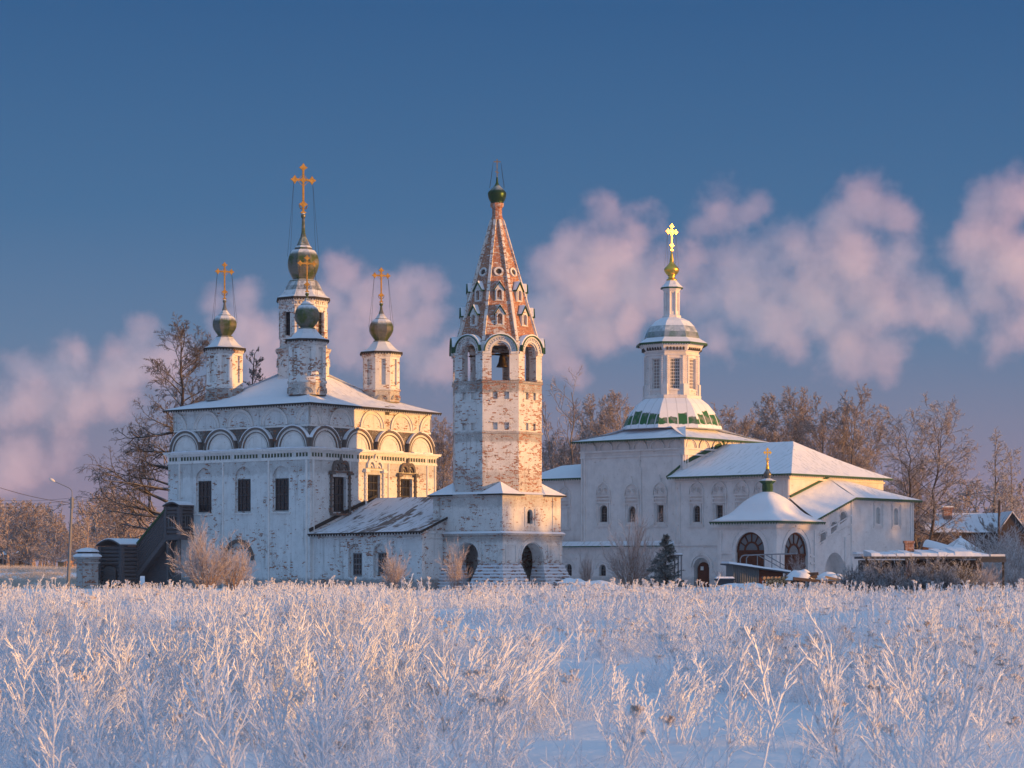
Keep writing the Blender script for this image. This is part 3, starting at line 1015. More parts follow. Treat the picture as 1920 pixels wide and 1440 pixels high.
b.lathe([(.03, 16.55), (.16, 16.5), (.22, 16.3), (.27, 15.98), (.40, 15.72), (.42, 15.64), (.36, 15.64)], 14, (-.5, -.9))
b.build('bell', M['bronze'], tower)
# tent
def tr(z): return (2.85 - .296 * (z - 17.85)) / math.cos(math.radians(8))
ZT0, ZT1 = 17.0, 26.2
b = MB()
kz = [ZT0, 18.2, 19.6, 21, 22.5, 24, 25.2, ZT1]
b.lathe([(tr(z), z) for z in kz], 8, cap=False)
b.lathe([(tr(ZT1) + .02, 26.0), (tr(ZT1) + .12, 26.1), (tr(ZT1) + .02, 26.3), (.36, 26.5), (.36, 26.95), (.50, 27.1), (.50, 27.3), (.36, 27.32)], 8)
b.build('tent_roof', M['tent'], tower)
b = MB()
for k in range(8):
    a = PI / 8 + k * PI / 4
    d = V((math.cos(a), math.sin(a), 0))
    b.bar(d * (tr(17.2) + .0) + Z * 17.2, d * (tr(26.1) + .0) + Z * 26.1, .20, .20)
b.build('tent_ribs', M['rib'], tower)
for (zb, zc) in ((18.45, 19.80), (20.2, 21.5)):
    for k in range(8):
        apz = tr(zb) * math.cos(PI / 8)
        P, U, N = octface(0, 0, apz, k)
        h = zc - zb
        w = .31
        b = MB()
        gab = [(-w, zb), (w, zb), (w, zb + h * .62), (0, zb + h * .97), (-w, zb + h * .62)]
        b.facade(P, U, N, gab, [(arch(-.16, .16, zb + .10, zb + h * .48, 10), .5, True)], .06)
        dpt = .75
        fr_ = [P + U * a + Z * z + N * .06 for a, z in gab]
        bk = [p - N * dpt for p in fr_]
        for i in range(5):
            b.face(fr_[i], fr_[(i + 1) % 5], bk[(i + 1) % 5], bk[i])
        b.arc(P, U, N, 0, zb + h * .48, .165, .225, .05, .11, n=10)
        b.rib(P, U, N, -.225, -.165, zb + .05, zb + h * .48, .05, .11); b.rib(P, U, N, .165, .225, zb + .05, zb + h * .48, .05, .11)
        for sx in (-1, 1):      # folded green tin roof with snow on it
            A0, A1 = (sx * (w + .10), zb + h * .54), (0, zb + h * 1.02)
            b.mi = 1
            b.hexa([P + U * A0[0] + Z * A0[1] + N * .17, P + U * A1[0] + Z * A1[1] + N * .17, P + U * A1[0] + Z * A1[1] - N * dpt, P + U * A0[0] + Z * A0[1] - N * dpt],
                   [P + U * A0[0] + Z * (A0[1] + .07) + N * .17, P + U * A1[0] + Z * (A1[1] + .07) + N * .17, P + U * A1[0] + Z * (A1[1] + .07) - N * dpt, P + U * A0[0] + Z * (A0[1] + .07) - N * dpt])
            b.mi = 2
            b.hexa([P + U * A0[0] * .96 + Z * (A0[1] + .075) + N * .08, P + U * A1[0] + Z * (A1[1] + .072) + N * .08, P + U * A1[0] + Z * (A1[1] + .072) - N * dpt, P + U * A0[0] * .96 + Z * (A0[1] + .075) - N * dpt],
                   [P + U * A0[0] * .92 + Z * (A0[1] + .13) + N * .05, P + U * A1[0] + Z * (A1[1] + .13) + N * .05, P + U * A1[0] + Z * (A1[1] + .13) - N * dpt, P + U * A0[0] * .92 + Z * (A0[1] + .13) - N * dpt])
            b.mi = 0
        b.build('dormer', [M['tower_low'], M['green_iron'], M['snow']], tower)
for k in range(8):
    z = 22.3
    P, U, N = octface(0, 0, tr(z) * math.cos(PI / 8), k)
    tilt = math.atan(.296 * .98)
    Zt = (Z * math.cos(tilt) - N * math.sin(tilt)); Nt = (N * math.cos(tilt) + Z * math.sin(tilt))
    b = MB()
    o_ = P + Z * z + Nt * .0
    vs = []
    nn = 18
    for i in range(nn):
        t = 2 * PI * i / nn
        d_ = U * math.cos(t) + Zt * math.sin(t)
        vs += [o_ + d_ * .21 - Nt * .1, o_ + d_ * .21 + Nt * .12, o_ + d_ * .34 + Nt * .12, o_ + d_ * .34 - Nt * .1]
    b.add(vs, [(i * 4 + j, i * 4 + (j + 1) % 4, ((i + 1) % nn) * 4 + (j + 1) % 4, ((i + 1) % nn) * 4 + j) for i in range(nn) for j in range(4)])
    b.mi = 1
    b.face(*[o_ + (U * math.cos(2 * PI * i / nn) + Zt * math.sin(2 * PI * i / nn)) * .213 + Nt * .012 for i in range(nn)])
    b.build('round_window', [M['tower_low'], M['inside']], tower)
b = MB()
b.lathe([(.44, 27.32), (.44, 27.36)] + onion(27.36, 28.0, 29.0, .44, .66, .07, 8, 1.5) + [(.05, 29.2)], 16)
for i in range(len(b.s)): b.s[i] = True
b.build('onion_dome', M['green_dome'], tower)
cross_mb(0, 0, 29.1, 30.5, .30, 30.25, -.75, .055, False).build('cross', M['old_gold'], tower)
stays(tower, 0, 0, 30.2, 28.4, .28, .55, -.75, M['dark_iron'])

# ---------------------------------------------------------------- the white church on the right
RC = Fr(1283, 185, 48.7)
SR = 10.65
rch = thing('church', 'fresh white church with snowy green roofs, tall window lantern and gilded onion', 'church', RC.o, RC.a)
b = MB()
wz = [RC.rx(*q, x=0) for q in ((1124, 947, 1139, 979), (1177.5, 949, 1192, 979), (1231.5, 947, 1244.5, 979))]
lz = [RC.rx(*q, x=-.3) for q in ((1059.5, 1057, 1072, 1080), (1123, 1058, 1136, 1080))]
b.facade(V((0, 0, 0)), UL, NL, rect(0, SR, 3.4, 12.0), [((arch(a0, a1, z0, z1 - (a1 - a0) / 2) if i < 2 else rect(a0, a1, z0, z1)), .4, True) for i, (a0, a1, z0, z1) in enumerate(wz)])
b.facade(V((0, 0, 0)), UR, NR, rect(0, SR, -.3, 12.0))
b.face((SR, 0, -.3), (SR, SR, -.3), (SR, SR, 12), (SR, 0, 12)).face((0, SR, -.3), (SR, SR, -.3), (SR, SR, 12), (0, SR, 12))
LY1 = SR + 6.5
b.facade(V((-.3, 0, 0)), UL, NL, rect(-1.3, LY1, -.3, 3.35), [(arch(a0, a1, z0, z1 - (a1 - a0) / 2), .4, True) for a0, a1, z0, z1 in lz])
# side wing
b.facade(V((.45, 0, 0)), UL, NL, rect(SR, LY1, 3.35, 9.0))
b.face((.45, LY1, -.3), (SR, LY1, -.3), (SR, LY1, 9), (.45, LY1, 9))
b.face((-.3, LY1, -.3), (.45, LY1, -.3), (.45, LY1, 3.35), (-.3, LY1, 3.35))
b.build('wall', M['white_new'], rch)
b = MB()
for P, U, N, L in ((V((0, 0, 0)), UL, NL, SR), (V((0, 0, 0)), UR, NR, SR)):
    b.rib(P, U, N, -.07, L + .07, 10.55, 10.66, -.01, .10); b.rib(P, U, N, -.10, L + .1, 11.0, 11.14, -.01, .14); b.rib(P, U, N, -.03, L, 10.8, 10.87, -.01, .05)
    for k in range(6):
        c = (k + .5) * L / 6
        for r0, r1, d in ((.62, .74, .12), (.5, .56, .06)):
            b.arc(P, U, N, c, 11.16, r0, r1, -.01, d, n=12)
    for a in (.08, .38, L - .38, L - .08):
        b.tube([P + U * a + N * .02 + Z * 3.4, P + U * a + N * .02 + Z * 10.55], .09, 6)
    b.rib(P, U, N, -.04, .48, 10.66, 11.9, -.01, .07); b.rib(P, U, N, L - .48, L + .04, 10.66, 11.9, -.01, .07)
b.build('cornice', M['white_new'], rch)


def surround(par, P, U, N, c, w, z0, z1, hi=1.25):
    """plaster window surround: sunk panels, side rods, shell-topped gable"""
    b = MB()
    for sx in (-1, 1):
        b.tube([P + U * (c + sx * (w + .28)) + N * .02 + Z * (z0 - .25), P + U * (c + sx * (w + .28)) + N * .02 + Z * (z1 + .75)], .075, 6)
        b.rib(P, U, N, c + sx * (w + .1) - .04, c + sx * (w + .1) + .04, z0 - .1, z1 + .12, -.01, .10)
        b.arc(P, U, N, c + sx * .30, z1 + 1.22, .20, .27, -.01, .11, a0=-.6 * PI, a1=.95 * PI, n=14)
        b.arc(P, U, N, c + sx * .26, z1 + 1.20, .08, .12, -.01, .10, a0=-.9 * PI, a1=.9 * PI, n=10)
    for z in (z0 - .32, z1 + .2, z1 + .5, z1 + .75):
        b.rib(P, U, N, c - w - .4, c + w + .4, z - .05, z + .05, -.01, .14)
    b.arc(P, U, N, c, z1 + .85, .68, .76, -.01, .12, n=18, ry=1.35)
    b.slab(P, U, N, [(c - .13, z1 + 1.82), (c + .13, z1 + 1.82), (c + .10, z1 + 2.0), (c, z1 + 2.45), (c - .10, z1 + 2.0)], -.01, .12)
    return b.build('window_surround', M['white_new'], par)


for i, (a0, a1, z0, z1) in enumerate(wz):
    surround(rch, V((0, 0, 0)), UL, NL, (a0 + a1) / 2, (a1 - a0) / 2, z0, z1)
    window(rch, V((.30, 0, 0)), UL, NL, a0 + .02, a1 - .02, z0 + .02, z1 - .02, 3, 6, M['frame_grey'], M['glass'], .04, .03, arched=i < 2)
for a0, a1, z0, z1 in lz:
    window(rch, V((.05, 0, 0)), UL, NL, a0 + .02, a1 - .02, z0 + .02, z1 - .02, 3, 4, M['frame_grey'], M['glass'], .04, .03, arched=True)
    b = MB(); P = V((-.3, 0, 0)); c, w = (a0 + a1) / 2, (a1 - a0) / 2
    b.arc(P, UL, NL, c, z1 - w, w + .22, w + .30, -.01, .06, n=12)
    b.rib(P, UL, NL, c - w - .4, c + w + .4, z1 + .42, z1 + .5, -.01, .06)
    b.arc(P, UL, NL, c, z1 + .5, .5, .57, -.01, .06, n=12, ry=.8)
    b.build('window_surround', M['white_new'], rch)
c0 = RC.at(1058, 940, x=.45).y
surround(rch, V((.45, 0, 0)), UL, NL, c0, .3, RC.at(1058, 985, x=.45).z, RC.at(1058, 955, x=.45).z)
b = MB()
pt = RC.at(1200, 840, x=0).y
b.tube([(-.09, pt, 11.0), (-.09, pt, 9.8), (-.06, pt - .15, 9.5), (-.06, pt - .15, 3.4)], .05, 6)
b.build('drain_pipe', M['white_new'], rch)
# little roof along the string course between the storeys
b = MB()
b.patch((-.62, LY1, 3.33), (-.62, -1.6, 3.33), (.02, -1.6, 3.72), (.02, LY1, 3.72), 14, 2, 0, .02)
b.mi = 1
b.bar((-.63, LY1, 3.28), (-.63, -1.6, 3.28), .04, .09)
b.build('string_course_roof', [M['roof_green'], M['green_iron']], rch)
b = MB()
e = .6
E = [V((-e, -e, 11.95)), V((SR + e, -e, 11.95)), V((SR + e, SR + e, 11.95)), V((-e, SR + e, 11.95))]
ct = V((SR / 2, SR / 2, 14.15))
for i in range(4):
    A, B_ = E[i], E[(i + 1) % 4]
    b.patch(A, B_, ct + (B_ - A) * .12, ct - (B_ - A) * .12, 16, 8, .22, .08)
b.mi = 1
for i in (0, 3):
    b.trim(E[i], E[(i + 1) % 4], .09, .11, .25, .06)
b.face(*[p - Z * .05 for p in E])
b.build('roof', [M['roof_green'], M['green_iron']], rch)
# wing roof
b = MB()
b.patch((0, LY1 + .4, 9.0), (0, SR, 9.0), (2.6, SR, 10.35), (2.8, LY1 - 2.0, 10.2), 8, 6, .03, .05)
b.patch((SR, LY1 + .4, 9.0), (0, LY1 + .4, 9.0), (2.8, LY1 - 2.0, 10.2), (SR - 2.8, LY1 - 2.0, 10.2), 6, 4, .03, .05)
b.mi = 1
b.trim((0, LY1 + .4, 9.0), (0, SR + .02, 9.0), .09, .11, .25, .06)
b.build('wing_roof', [M['snow'], M['green_iron']], rch)
# domed skirt with bared green sheets
c = SR / 2


def m_skirt():
    t = NT('green skirt dome under slipping snow')
    ob = t.co(); uv = t.co('UV')
    z = t.sep(ob, 2)
    col = t.n('TexWhiteNoise', 'Value', props={'noise_dimensions': '1D'}, W=t.ma('FLOOR', t.ma('DIVIDE', t.sep(uv, 0), .82)))
    fr = t.ma('FRACT', t.ma('DIVIDE', t.sep(uv, 0), .82))
    seam = t.step(t.ma('ABSOLUTE', t.ma('SUBTRACT', fr, .5)), .43, .46)
    h = t.ma('MULTIPLY_ADD', col, .75, 13.72)
    h = t.ma('MULTIPLY_ADD', t.ma('SUBTRACT', t.noise(ob, 2.4, 4), .5), .5, h)
    low = t.step(t.ma('SUBTRACT', h, z), -.04, .05)
    foot = t.step(t.ma('MULTIPLY_ADD', t.ma('SUBTRACT', t.noise(ob, 1.7, 4), .5), .5, z), 13.22, 13.28)
    g = t.ma('MULTIPLY', t.ma('MULTIPLY', low, foot), t.ma('SUBTRACT', 1.0, seam))
    gc = t.mix(t.step(t.noise(ob, 1.2, 4), .48, .62), (.028, .13, .055), (.16, .19, .17))
    sc_ = t.mix(t.noise(ob, 1.3, 4), (.80, .82, .86), (.72, .74, .78))
    sc_ = t.mix(t.ma('MULTIPLY', seam, .30), sc_, (.3, .32, .33))
    t.color(t.mix(g, sc_, gc))
    t.bump(t.ma('MULTIPLY', g, -.6), .05, .8)
    return t.m


b = MB()
b.lathe([(4.30 - .0, 12.95), (4.22, 13.2), (4.0, 13.75), (3.62, 14.4), (3.12, 15.0), (2.58, 15.42), (2.45, 15.5)], 8, (c, c))
b.build('skirt_dome', m_skirt(), rch)
# window lantern
b = MB()
LA = 2.12
lw = LA * math.tan(PI / 8)
octwall(b, c, c, LA, 15.5, 19.35, lambda k, w: [(rect(-.42, .42, 16.25, 18.75), .22, True)])
ring(b, c, c, [(LA * CR + .12, 15.45), (LA * CR + .22, 15.5), (LA * CR + .22, 15.72), (LA * CR + .06, 15.78)])
ring(b, c, c, [(LA * CR, 18.98), (LA * CR + .08, 19.02), (LA * CR + .10, 19.12), (LA * CR + .08, 19.14)])
ring(b, c, c, [(LA * CR, 19.3), (LA * CR + .22, 19.5), (LA * CR + .38, 19.82), (LA * CR + .5, 19.96), (LA * CR + .5, 20.02)])
for k in range(8):
    a = PI / 8 + k * PI / 4
    d = V((math.cos(a), math.sin(a), 0))
    p = V((c, c, 0)) + d * (LA * CR - .08)
    for sx in (-.22, .22):
        q = V((-d.y, d.x, 0)) * sx
        b.tube([p + q + Z * 15.75, p + q + Z * 18.98], .10, 6)
        for j in range(14):
            zz = 16.9 + j * .15
            b.lathe([(.10, zz), (.135, zz + .03), (.135, zz + .06), (.10, zz + .09)], 6, (p.x + q.x, p.y + q.y))
    b.bar(p + Z * 15.7 + d * .05, p + Z * 16.65 + d * .05, .52, .30, up=d)
    P, U, N = octface(c, c, LA, k)
    for z0, z1, x0, x1, dd in ((16.1, 16.2, -.56, .56, .07), (18.78, 18.88, -.56, .56, .07), (16.2, 18.78, -.52, -.44, .05), (16.2, 18.78, .44, .52, .05)):
        b.rib(P, U, N, x0, x1, z0, z1, -.01, dd)
o = b.build('lantern', M['white_new'], rch)
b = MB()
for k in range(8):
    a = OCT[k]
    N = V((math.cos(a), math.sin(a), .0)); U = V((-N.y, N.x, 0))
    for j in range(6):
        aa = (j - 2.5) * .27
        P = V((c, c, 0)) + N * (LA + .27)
        b.slab(P, U, N, arch(aa - .075, aa + .075, 19.42, 19.56, 5, 1.7), -.20, .03)  # solid dark plates in place of hollows, their shade put in the colour
b.build('niche_shade', M['inside'], o)
for k in (3, 4, 5, 6, 7):
    P, U, N = octface(c, c, LA - .2, k)
    window(o, P, U, N, -.41, .41, 16.26, 18.74, 5, 9, M['frame_white'], M['glass'] if k == 5 else M['glass_warm'], .05, .038, mid=False)
b = MB(); b.mi = 1
ER = 3.05
ring(b, c, c, [(LA * CR + .4, 20.0), (ER - .05, 20.02), (ER, 19.93), (ER, 20.07)])
for k in range(8):
    A = V((c + ER * math.cos(PI / 8 + k * PI / 4), c + ER * math.sin(PI / 8 + k * PI / 4), 19.96))
    B_ = V((c + ER * math.cos(PI / 8 + (k + 1) * PI / 4), c + ER * math.sin(PI / 8 + (k + 1) * PI / 4), 19.96))
    b.trim(A, B_, .05, .07, .2, .03)
b.mi = 0
b.lathe([(ER, 20.07), (2.55, 20.38), (2.36, 20.5), (2.34, 20.62), (2.22, 21.0), (1.95, 21.5), (1.5, 21.95), (1.0, 22.2), (.78, 22.27)], 8, (c, c))
b.build('cap_dome', [M['cap_new'], M['green_iron']], o)
b = MB()
b.mi = 0
b.lathe([(.80, 22.2), (.80, 22.42), (.66, 22.5)], 8, (c, c))
octwall(b, c, c, .58, 22.4, 24.62, lambda k, w: [(rect(-w * .55, w * .55, 22.8, 24.3), .07, True)])
ring(b, c, c, [(.62, 24.35), (.70, 24.5), (.84, 24.68), (.84, 24.72)])
for k in range(8):
    a = PI / 8 + k * PI / 4
    b.tube([(c + .62 * math.cos(a), c + .62 * math.sin(a), 22.45), (c + .62 * math.cos(a), c + .62 * math.sin(a), 24.4)], .07, 6)
b.mi = 1
b.lathe([(.94, 24.70), (.96, 24.78), (.72, 25.0), (.52, 25.25), (.38, 25.40)], 8, (c, c))
b.mi = 2
b.lathe([(.97, 24.66), (.97, 24.74)], 8, (c, c))
b.build('turret', [M['white_new'], M['cap_new'], M['green_iron']], o)
b = MB()
b.lathe([(.46, 25.38), (.44, 25.45), (.30, 25.5), (.27, 25.7), (.33, 25.8)] + onion(25.8, 26.28, 27.05, .33, .64, .17, 7, 1.4) + [(.10, 27.5), (.06, 27.85)], 16, (c, c))
for i in range(len(b.s)): b.s[i] = True
b.build('onion_dome', M['gold'], o)
cross_mb(c, c, 27.8, 30.0, .50, 29.42, -.24, .10).build('cross', M['gold'], o)
stays(o, c, c, 29.3, 26.5, .45, .62, -.24, M['old_gold'])

# refectory
XF, YF = -1.3, -11.0
b = MB()
fz = [RC.rx(*q, x=XF) for q in ((1299, 947.5, 1313, 979), (1342, 947, 1355.5, 980))]
dz = RC.rx(1303, 1054, 1324, 1092, x=XF)
b.facade(V((XF, 0, 0)), UL, NL, rect(YF, 0, -.3, 8.75),
         [((arch(a0, a1, z0, z1 - (a1 - a0) / 2) if i == 0 else rect(a0, a1, z0, z1)), .4, True) for i, (a0, a1, z0, z1) in enumerate(fz)] +
         [(arch(dz[0] - .3, dz[1] + .1, -.25, dz[3] - .4), .5, True)])
b.facade(V((0, YF, 0)), UR, NR, rect(XF, SR + 1.3, -.3, 8.75))
b.face((XF, 0, -.3), (0, 0, -.3), (0, 0, 8.75), (XF, 0, 8.75))
b.face((SR + 1.3, YF, -.3), (SR + 1.3, 0, -.3), (SR + 1.3, 0, 8.75), (SR + 1.3, YF, 8.75))
P = V((XF, 0, 0))
cc = (dz[0] + dz[1]) / 2 - .1
b.arc(P, UL, NL, cc, dz[3] - .4, .95, 1.12, -.01, .09, n=16); b.arc(P, UL, NL, cc, dz[3] - .4, .75, .82, -.01, .05, n=16)
b.rib(P, UL, NL, -11.0, 0, 3.28, 3.42, -.01, .10)
for a in (-.1, -.55, -10.9, -10.5):
    b.tube([P + UL * a + NL * .02 + Z * 3.5, P + UL * a + NL * .02 + Z * 8.3], .08, 6)
b.rib(P, UL, NL, YF - .08, 0, 8.3, 8.42, -.01, .1); b.rib(V((0, YF, 0)), UR, NR, XF - .08, SR + 1.38, 8.3, 8.42, -.01, .1)
b.rib(P, UL, NL, YF - .12, 0, 8.6, 8.74, -.01, .16); b.rib(V((0, YF, 0)), UR, NR, XF - .12, SR + 1.42, 8.6, 8.74, -.01, .16)
b.build('refectory_wall', M['white_new'], rch)
for i, (a0, a1, z0, z1) in enumerate(fz):
    surround(rch, P, UL, NL, (a0 + a1) / 2, (a1 - a0) / 2, z0, z1)
    window(rch, P + V((.3, 0, 0)), UL, NL, a0 + .02, a1 - .02, z0 + .02, z1 - .02, 3, 6, M['frame_grey'], M['glass'], .04, .03, arched=i == 0)
for pxs in (1390, 1428):
    a = RC.at(pxs, 950, x=XF).y
    surround(rch, P, UL, NL, a, .3, fz[0][2], fz[0][3])
b = MB()
b.slab(P + V((.42, 0, 0)), UL, NL, arch(dz[0], dz[1], -.2, dz[3] - .55), -.05, .06)
o = b.build('door', M['door_brown'], rch)
b = MB()
b.rib(P + V((.35, 0, 0)), UL, NL, (dz[0] + dz[1]) / 2 - .04, (dz[0] + dz[1]) / 2 + .24, 1.35, 1.65, 0, .02)
b.build('notice', M['glass_pale'], o)
b = MB()
XE0, XE1, YE = XF - .55, SR + 1.85, YF - .55
rx_, ry_ = SR / 2, -6.8
RZ, EZ = 11.6, 8.72
R0, R1 = V((rx_, -.02, RZ)), V((rx_, ry_, RZ))
b.patch((XE0, YE, EZ), (XE0, .35, EZ), (rx_, .35, RZ), R1, 16, 8, .12, .08)
b.patch((XE1, YE, EZ), (XE1, 0, EZ), R0, R1, 8, 6, .12, .06)
b.mi = 2
b.patch((XE0, YE, EZ), (XE1, YE, EZ), R1, R1, 16, 8, .12, .05)
b.mi = 1
b.trim((XE0, YE, EZ), (XE0, .35, EZ), .09, .11, .25, .06); b.trim((XE0, YE, EZ), (XE1, YE, EZ), .09, .11, .25, .06)
b.bar((0, -.02, 9.95), (rx_, -.06, RZ + .12), .10, .30)
b.bar((XE0, .36, EZ), (0, .36, 9.7), .06, .18)
b.build('refectory_roof', [M['roof_green'], M['green_iron'], m_snowroof('combed snow on green roof', (.09, .15, .11), .72, .60, .05, .85)], rch)

# stair gallery against the refectory
GY = -13.25
gx0, gx1, gx2 = -1.75, 3.8, 12.9
b = MB()
zl, zh = 5.2, 6.92
wl = []
for q in ((1538, 995, 1549, 1022), (1558, 978, 1569, 1002), (1575, 959, 1587, 984)):
    a0, a1, z0, z1 = RC.ry(*q, y=GY)
    wl.append((a0, a1, z0, z1))
sl = (zh - zl) / (gx1 - gx0)
hol = []
for a0, a1, z0, z1 in wl:
    r = (a1 - a0) / 2
    hol.append(([(a0, z0), (a1, z0 + (a1 - a0) * sl * 1.5)] + arch(a0, a1, 0, z1 - r)[2:], .45, True))
bw = [RC.ry(*q, y=GY) for q in ((1642, 951, 1651, 982), (1675.5, 953, 1684.5, 984))]
for a0, a1, z0, z1 in bw:
    hol.append((arch(a0, a1, z0, z1 - (a1 - a0) / 2), .35, True))
va = RC.ry(1546, 1036, 1585, 1092, y=GY)
hol.append((arch(va[0], va[1], -.2, va[3] - (va[1] - va[0]) / 2 * 1.15, 12, 1.15), 1.2, True))
b.facade(V((0, GY, 0)), UR, NR, [(gx0, -.3), (gx2, -.3), (gx2, zh), (gx1, zh), (gx0, zl)], hol)
b.face((gx2, GY, -.3), (gx2, YF, -.3), (gx2, YF, zh), (gx2, GY, zh))
b.face((gx0, GY, -.3), (gx0, YF, -.3), (gx0, YF, 6.6), (gx0, GY, zl))
Pg = V((0, GY, 0))
for (a0, a1, z0, z1) in wl:
    b.arc(Pg, UR, NR, (a0 + a1) / 2, z1 - (a1 - a0) / 2, (a1 - a0) / 2 + .08, (a1 - a0) / 2 + .15, -.01, .05, n=12)
for q in (.95, -.25):
    b.slab(Pg, UR, NR, [(gx0, 3.1 + q * .6), (gx1, 5.0 + q * .6), (gx1, 5.09 + q * .6), (gx0, 3.19 + q * .6)], -.01, .07)
for a in (gx1 - .02, gx2 - .5, gx2 - .15, gx1 - .9):
    b.tube([Pg + UR * a + NR * .02 + Z * (.0), Pg + UR * a + NR * .02 + Z * (zh - .1 if a >= gx1 - .1 else 3.9)], .07, 6)
for a0, a1, z0, z1 in bw:
    for g in (.14, .30):
        for r_ in ((a0 - g - .04, a0 - g, z0 - g, z1 + g), (a1 + g, a1 + g + .04, z0 - g, z1 + g), (a0 - g - .04, a1 + g + .04, z0 - g - .04, z0 - g), (a0 - g - .04, a1 + g + .04, z1 + g, z1 + g + .04)):
            b.rib(Pg, UR, NR, *r_, -.01, .05)
b.build('stair_gallery_wall', M['white_new'], rch)
for a0, a1, z0, z1 in bw:
    window(rch, Pg - NR * .30, UR, NR, a0 + .02, a1 - .02, z0 + .02, z1 - .02, 1, 1, M['frame_white'], M['glass_pale'], .03, .03, arched=True)
for a0, a1, z0, z1 in wl:
    b = MB()
    b.slab(Pg - NR * .43, UR, NR, arch(a0, lerp(a0, a1, .45), z0 + .03, z1 - .35, 8), -.01, .05)
    b.build('stair_window', M['glass'], rch)
b = MB()
go = GY - .45
T0, T1 = V((4.0, YF - .03, 8.52)), V((5.5, YF - .03, 8.52))
b.patch((gx0 + .1, go, 5.18), (gx1, go, 6.98), T0, (-1.3, YF - .03, 6.85), 14, 6, .06, .04)
b.face((gx1, go, 6.98), T1, T0)
b.mi = 2
b.patch((gx1, go, 6.98), (gx2 + .55, go, 6.95), T1 + V((.05, 0, 0)), T1, 16, 6, .05, .03)
b.mi = 1
b.trim((gx0 + .1, go, 5.18), (gx1, go, 6.98), .09, .11, .25, .06); b.trim((gx1, go, 6.98), (gx2 + .55, go, 6.95), .12, .11, .25, .06)
b.bar((-1.3, YF - .08, 6.98), T0 + Z * .1, .10, .16)
b.face((gx2 + .55, go, 6.93), (gx2 + .55, YF, 6.93), T1 - Z * .03)
b.build('stair_gallery_roof', [M['snow'], M['green_iron'], m_snowroof('combed snow on gallery roof', (.12, .17, .14), .74, .5, .05, .8)], rch)
b = MB()
b.rib(Pg, UR, NR, gx1 + .2, gx1 + 3.4, 2.62, 2.78, .0, .35)
b.build('sill_ledge', M['snow'], rch)

# ---------------------------------------------------------------- porch chapel with the ogee roof
CH = Fr(1455.5, 171, 48.7)
SC = 5.25
chapel = thing('porch_chapel', 'small white chapel with snowy ogee roof, grey onion and two brown arched gates', 'chapel', CH.o, CH.a)
b = MB()
la = CH.rx(1379, 997.5, 1433, 1092, x=0); ra = CH.ry(1471, 998, 1515, 1092, y=0)
hl = arch(la[0], la[1], -.25, la[3] - (la[1] - la[0]) / 2 * 1.05, 16, 1.05); hr = arch(ra[0], ra[1], -.25, ra[3] - (ra[1] - ra[0]) / 2 * 1.05, 16, 1.05)
b.facade(V((0, 0, 0)), UL, NL, rect(0, SC, -.3, 5.0), [(hl, .3, True)])
b.facade(V((0, 0, 0)), UR, NR, rect(0, SC, -.3, 5.0), [(hr, .3, True)])
b.face((SC, 0, -.3), (SC, SC, -.3), (SC, SC, 5), (SC, 0, 5)).face((0, SC, -.3), (SC, SC, -.3), (SC, SC, 5), (0, SC, 5))
for P, U, N, (a0, a1, z0, z1) in ((V((0, 0, 0)), UL, NL, la), (V((0, 0, 0)), UR, NR, ra)):
    r = (a1 - a0) / 2
    zs = z1 - r * 1.05
    b.arc(P, U, N, (a0 + a1) / 2, zs, r + .30, r + .38, -.01, .06, n=18, ry=1.05)
    b.rib(P, U, N, -.05, SC + .05, 4.35, 4.43, -.01, .06); b.rib(P, U, N, -.1, SC + .1, 4.75, 4.98, -.01, .12)
    for q0, q1 in ((-.03, a0 - .28), (a1 + .28, SC + .03)):
        b.rib(P, U, N, q0, q1, zs - .75, zs - .62, -.01, .09); b.rib(P, U, N, q0, q1, zs - .25, zs - .13, -.01, .09)
        b.rib(P, U, N, q0, q1, 1.2, 1.3, -.01, .09)
    b.rib(P, U, N, -.03, .30, .0, 4.35, -.005, .07); b.rib(P, U, N, SC - .32, SC + .03, .0, 4.35, -.005, .07)
    b.slab(P, U, N, [((a0 + a1) / 2 - .1, z1 + .34), ((a0 + a1) / 2 + .1, z1 + .34), ((a0 + a1) / 2 + .14, z1 + .62), ((a0 + a1) / 2 - .14, z1 + .62)], -.01, .08)
b.build('wall', M['white_new'], chapel)
for P, U, N, (a0, a1, z0, z1), back in ((V((0, 0, 0)), UL, NL, la, V((.28, 0, 0))), (V((0, 0, 0)), UR, NR, ra, V((0, .28, 0)))):
    r = (a1 - a0) / 2; zs = z1 - r * 1.05; cc = (a0 + a1) / 2
    b = MB()
    Q = P + back
    b.rib(Q, U, N, a0 + .01, a1 - .01, -.2, zs - .12, 0, .04)
    b.rib(Q, U, N, a0, a1, zs - .14, zs + .02, .0, .10)
    b.rib(Q, U, N, a0, a1, zs - .95, zs - .85, .0, .09)
    for j in range(7):
        x_ = lerp(a0 + .1, a1 - .1, j / 6)
        b.rib(Q, U, N, x_ - .025, x_ + .025, -.2, zs - .14, .04, .075)
    b.arc(Q, U, N, cc, zs, r - .14, r, .0, .10, n=18, ry=1.05)
    b.arc(Q, U, N, cc, zs, r * .42, r * .52, .0, .08, n=12, ry=1.0)
    for j in range(1, 6):
        t = PI * j / 6
        p0 = Q + U * (cc + r * .52 * math.cos(t)) + Z * (zs + r * .52 * math.sin(t)) + N * .04
        p1 = Q + U * (cc + (r - .1) * math.cos(t)) + Z * (zs + (r - .1) * 1.05 * math.sin(t)) + N * .04
        b.bar(p0, p1, .08, .08)
    g = b.build('gate', M['door_brown'], chapel)
    b = MB()
    b.slab(Q, U, N, arch(a0 + .03, a1 - .03, zs + .01, zs + .03, 16, 1.03), -.02, .02)
    b.build('fanlight', M['glass_grey'], g)
b = MB()
cc = SC / 2
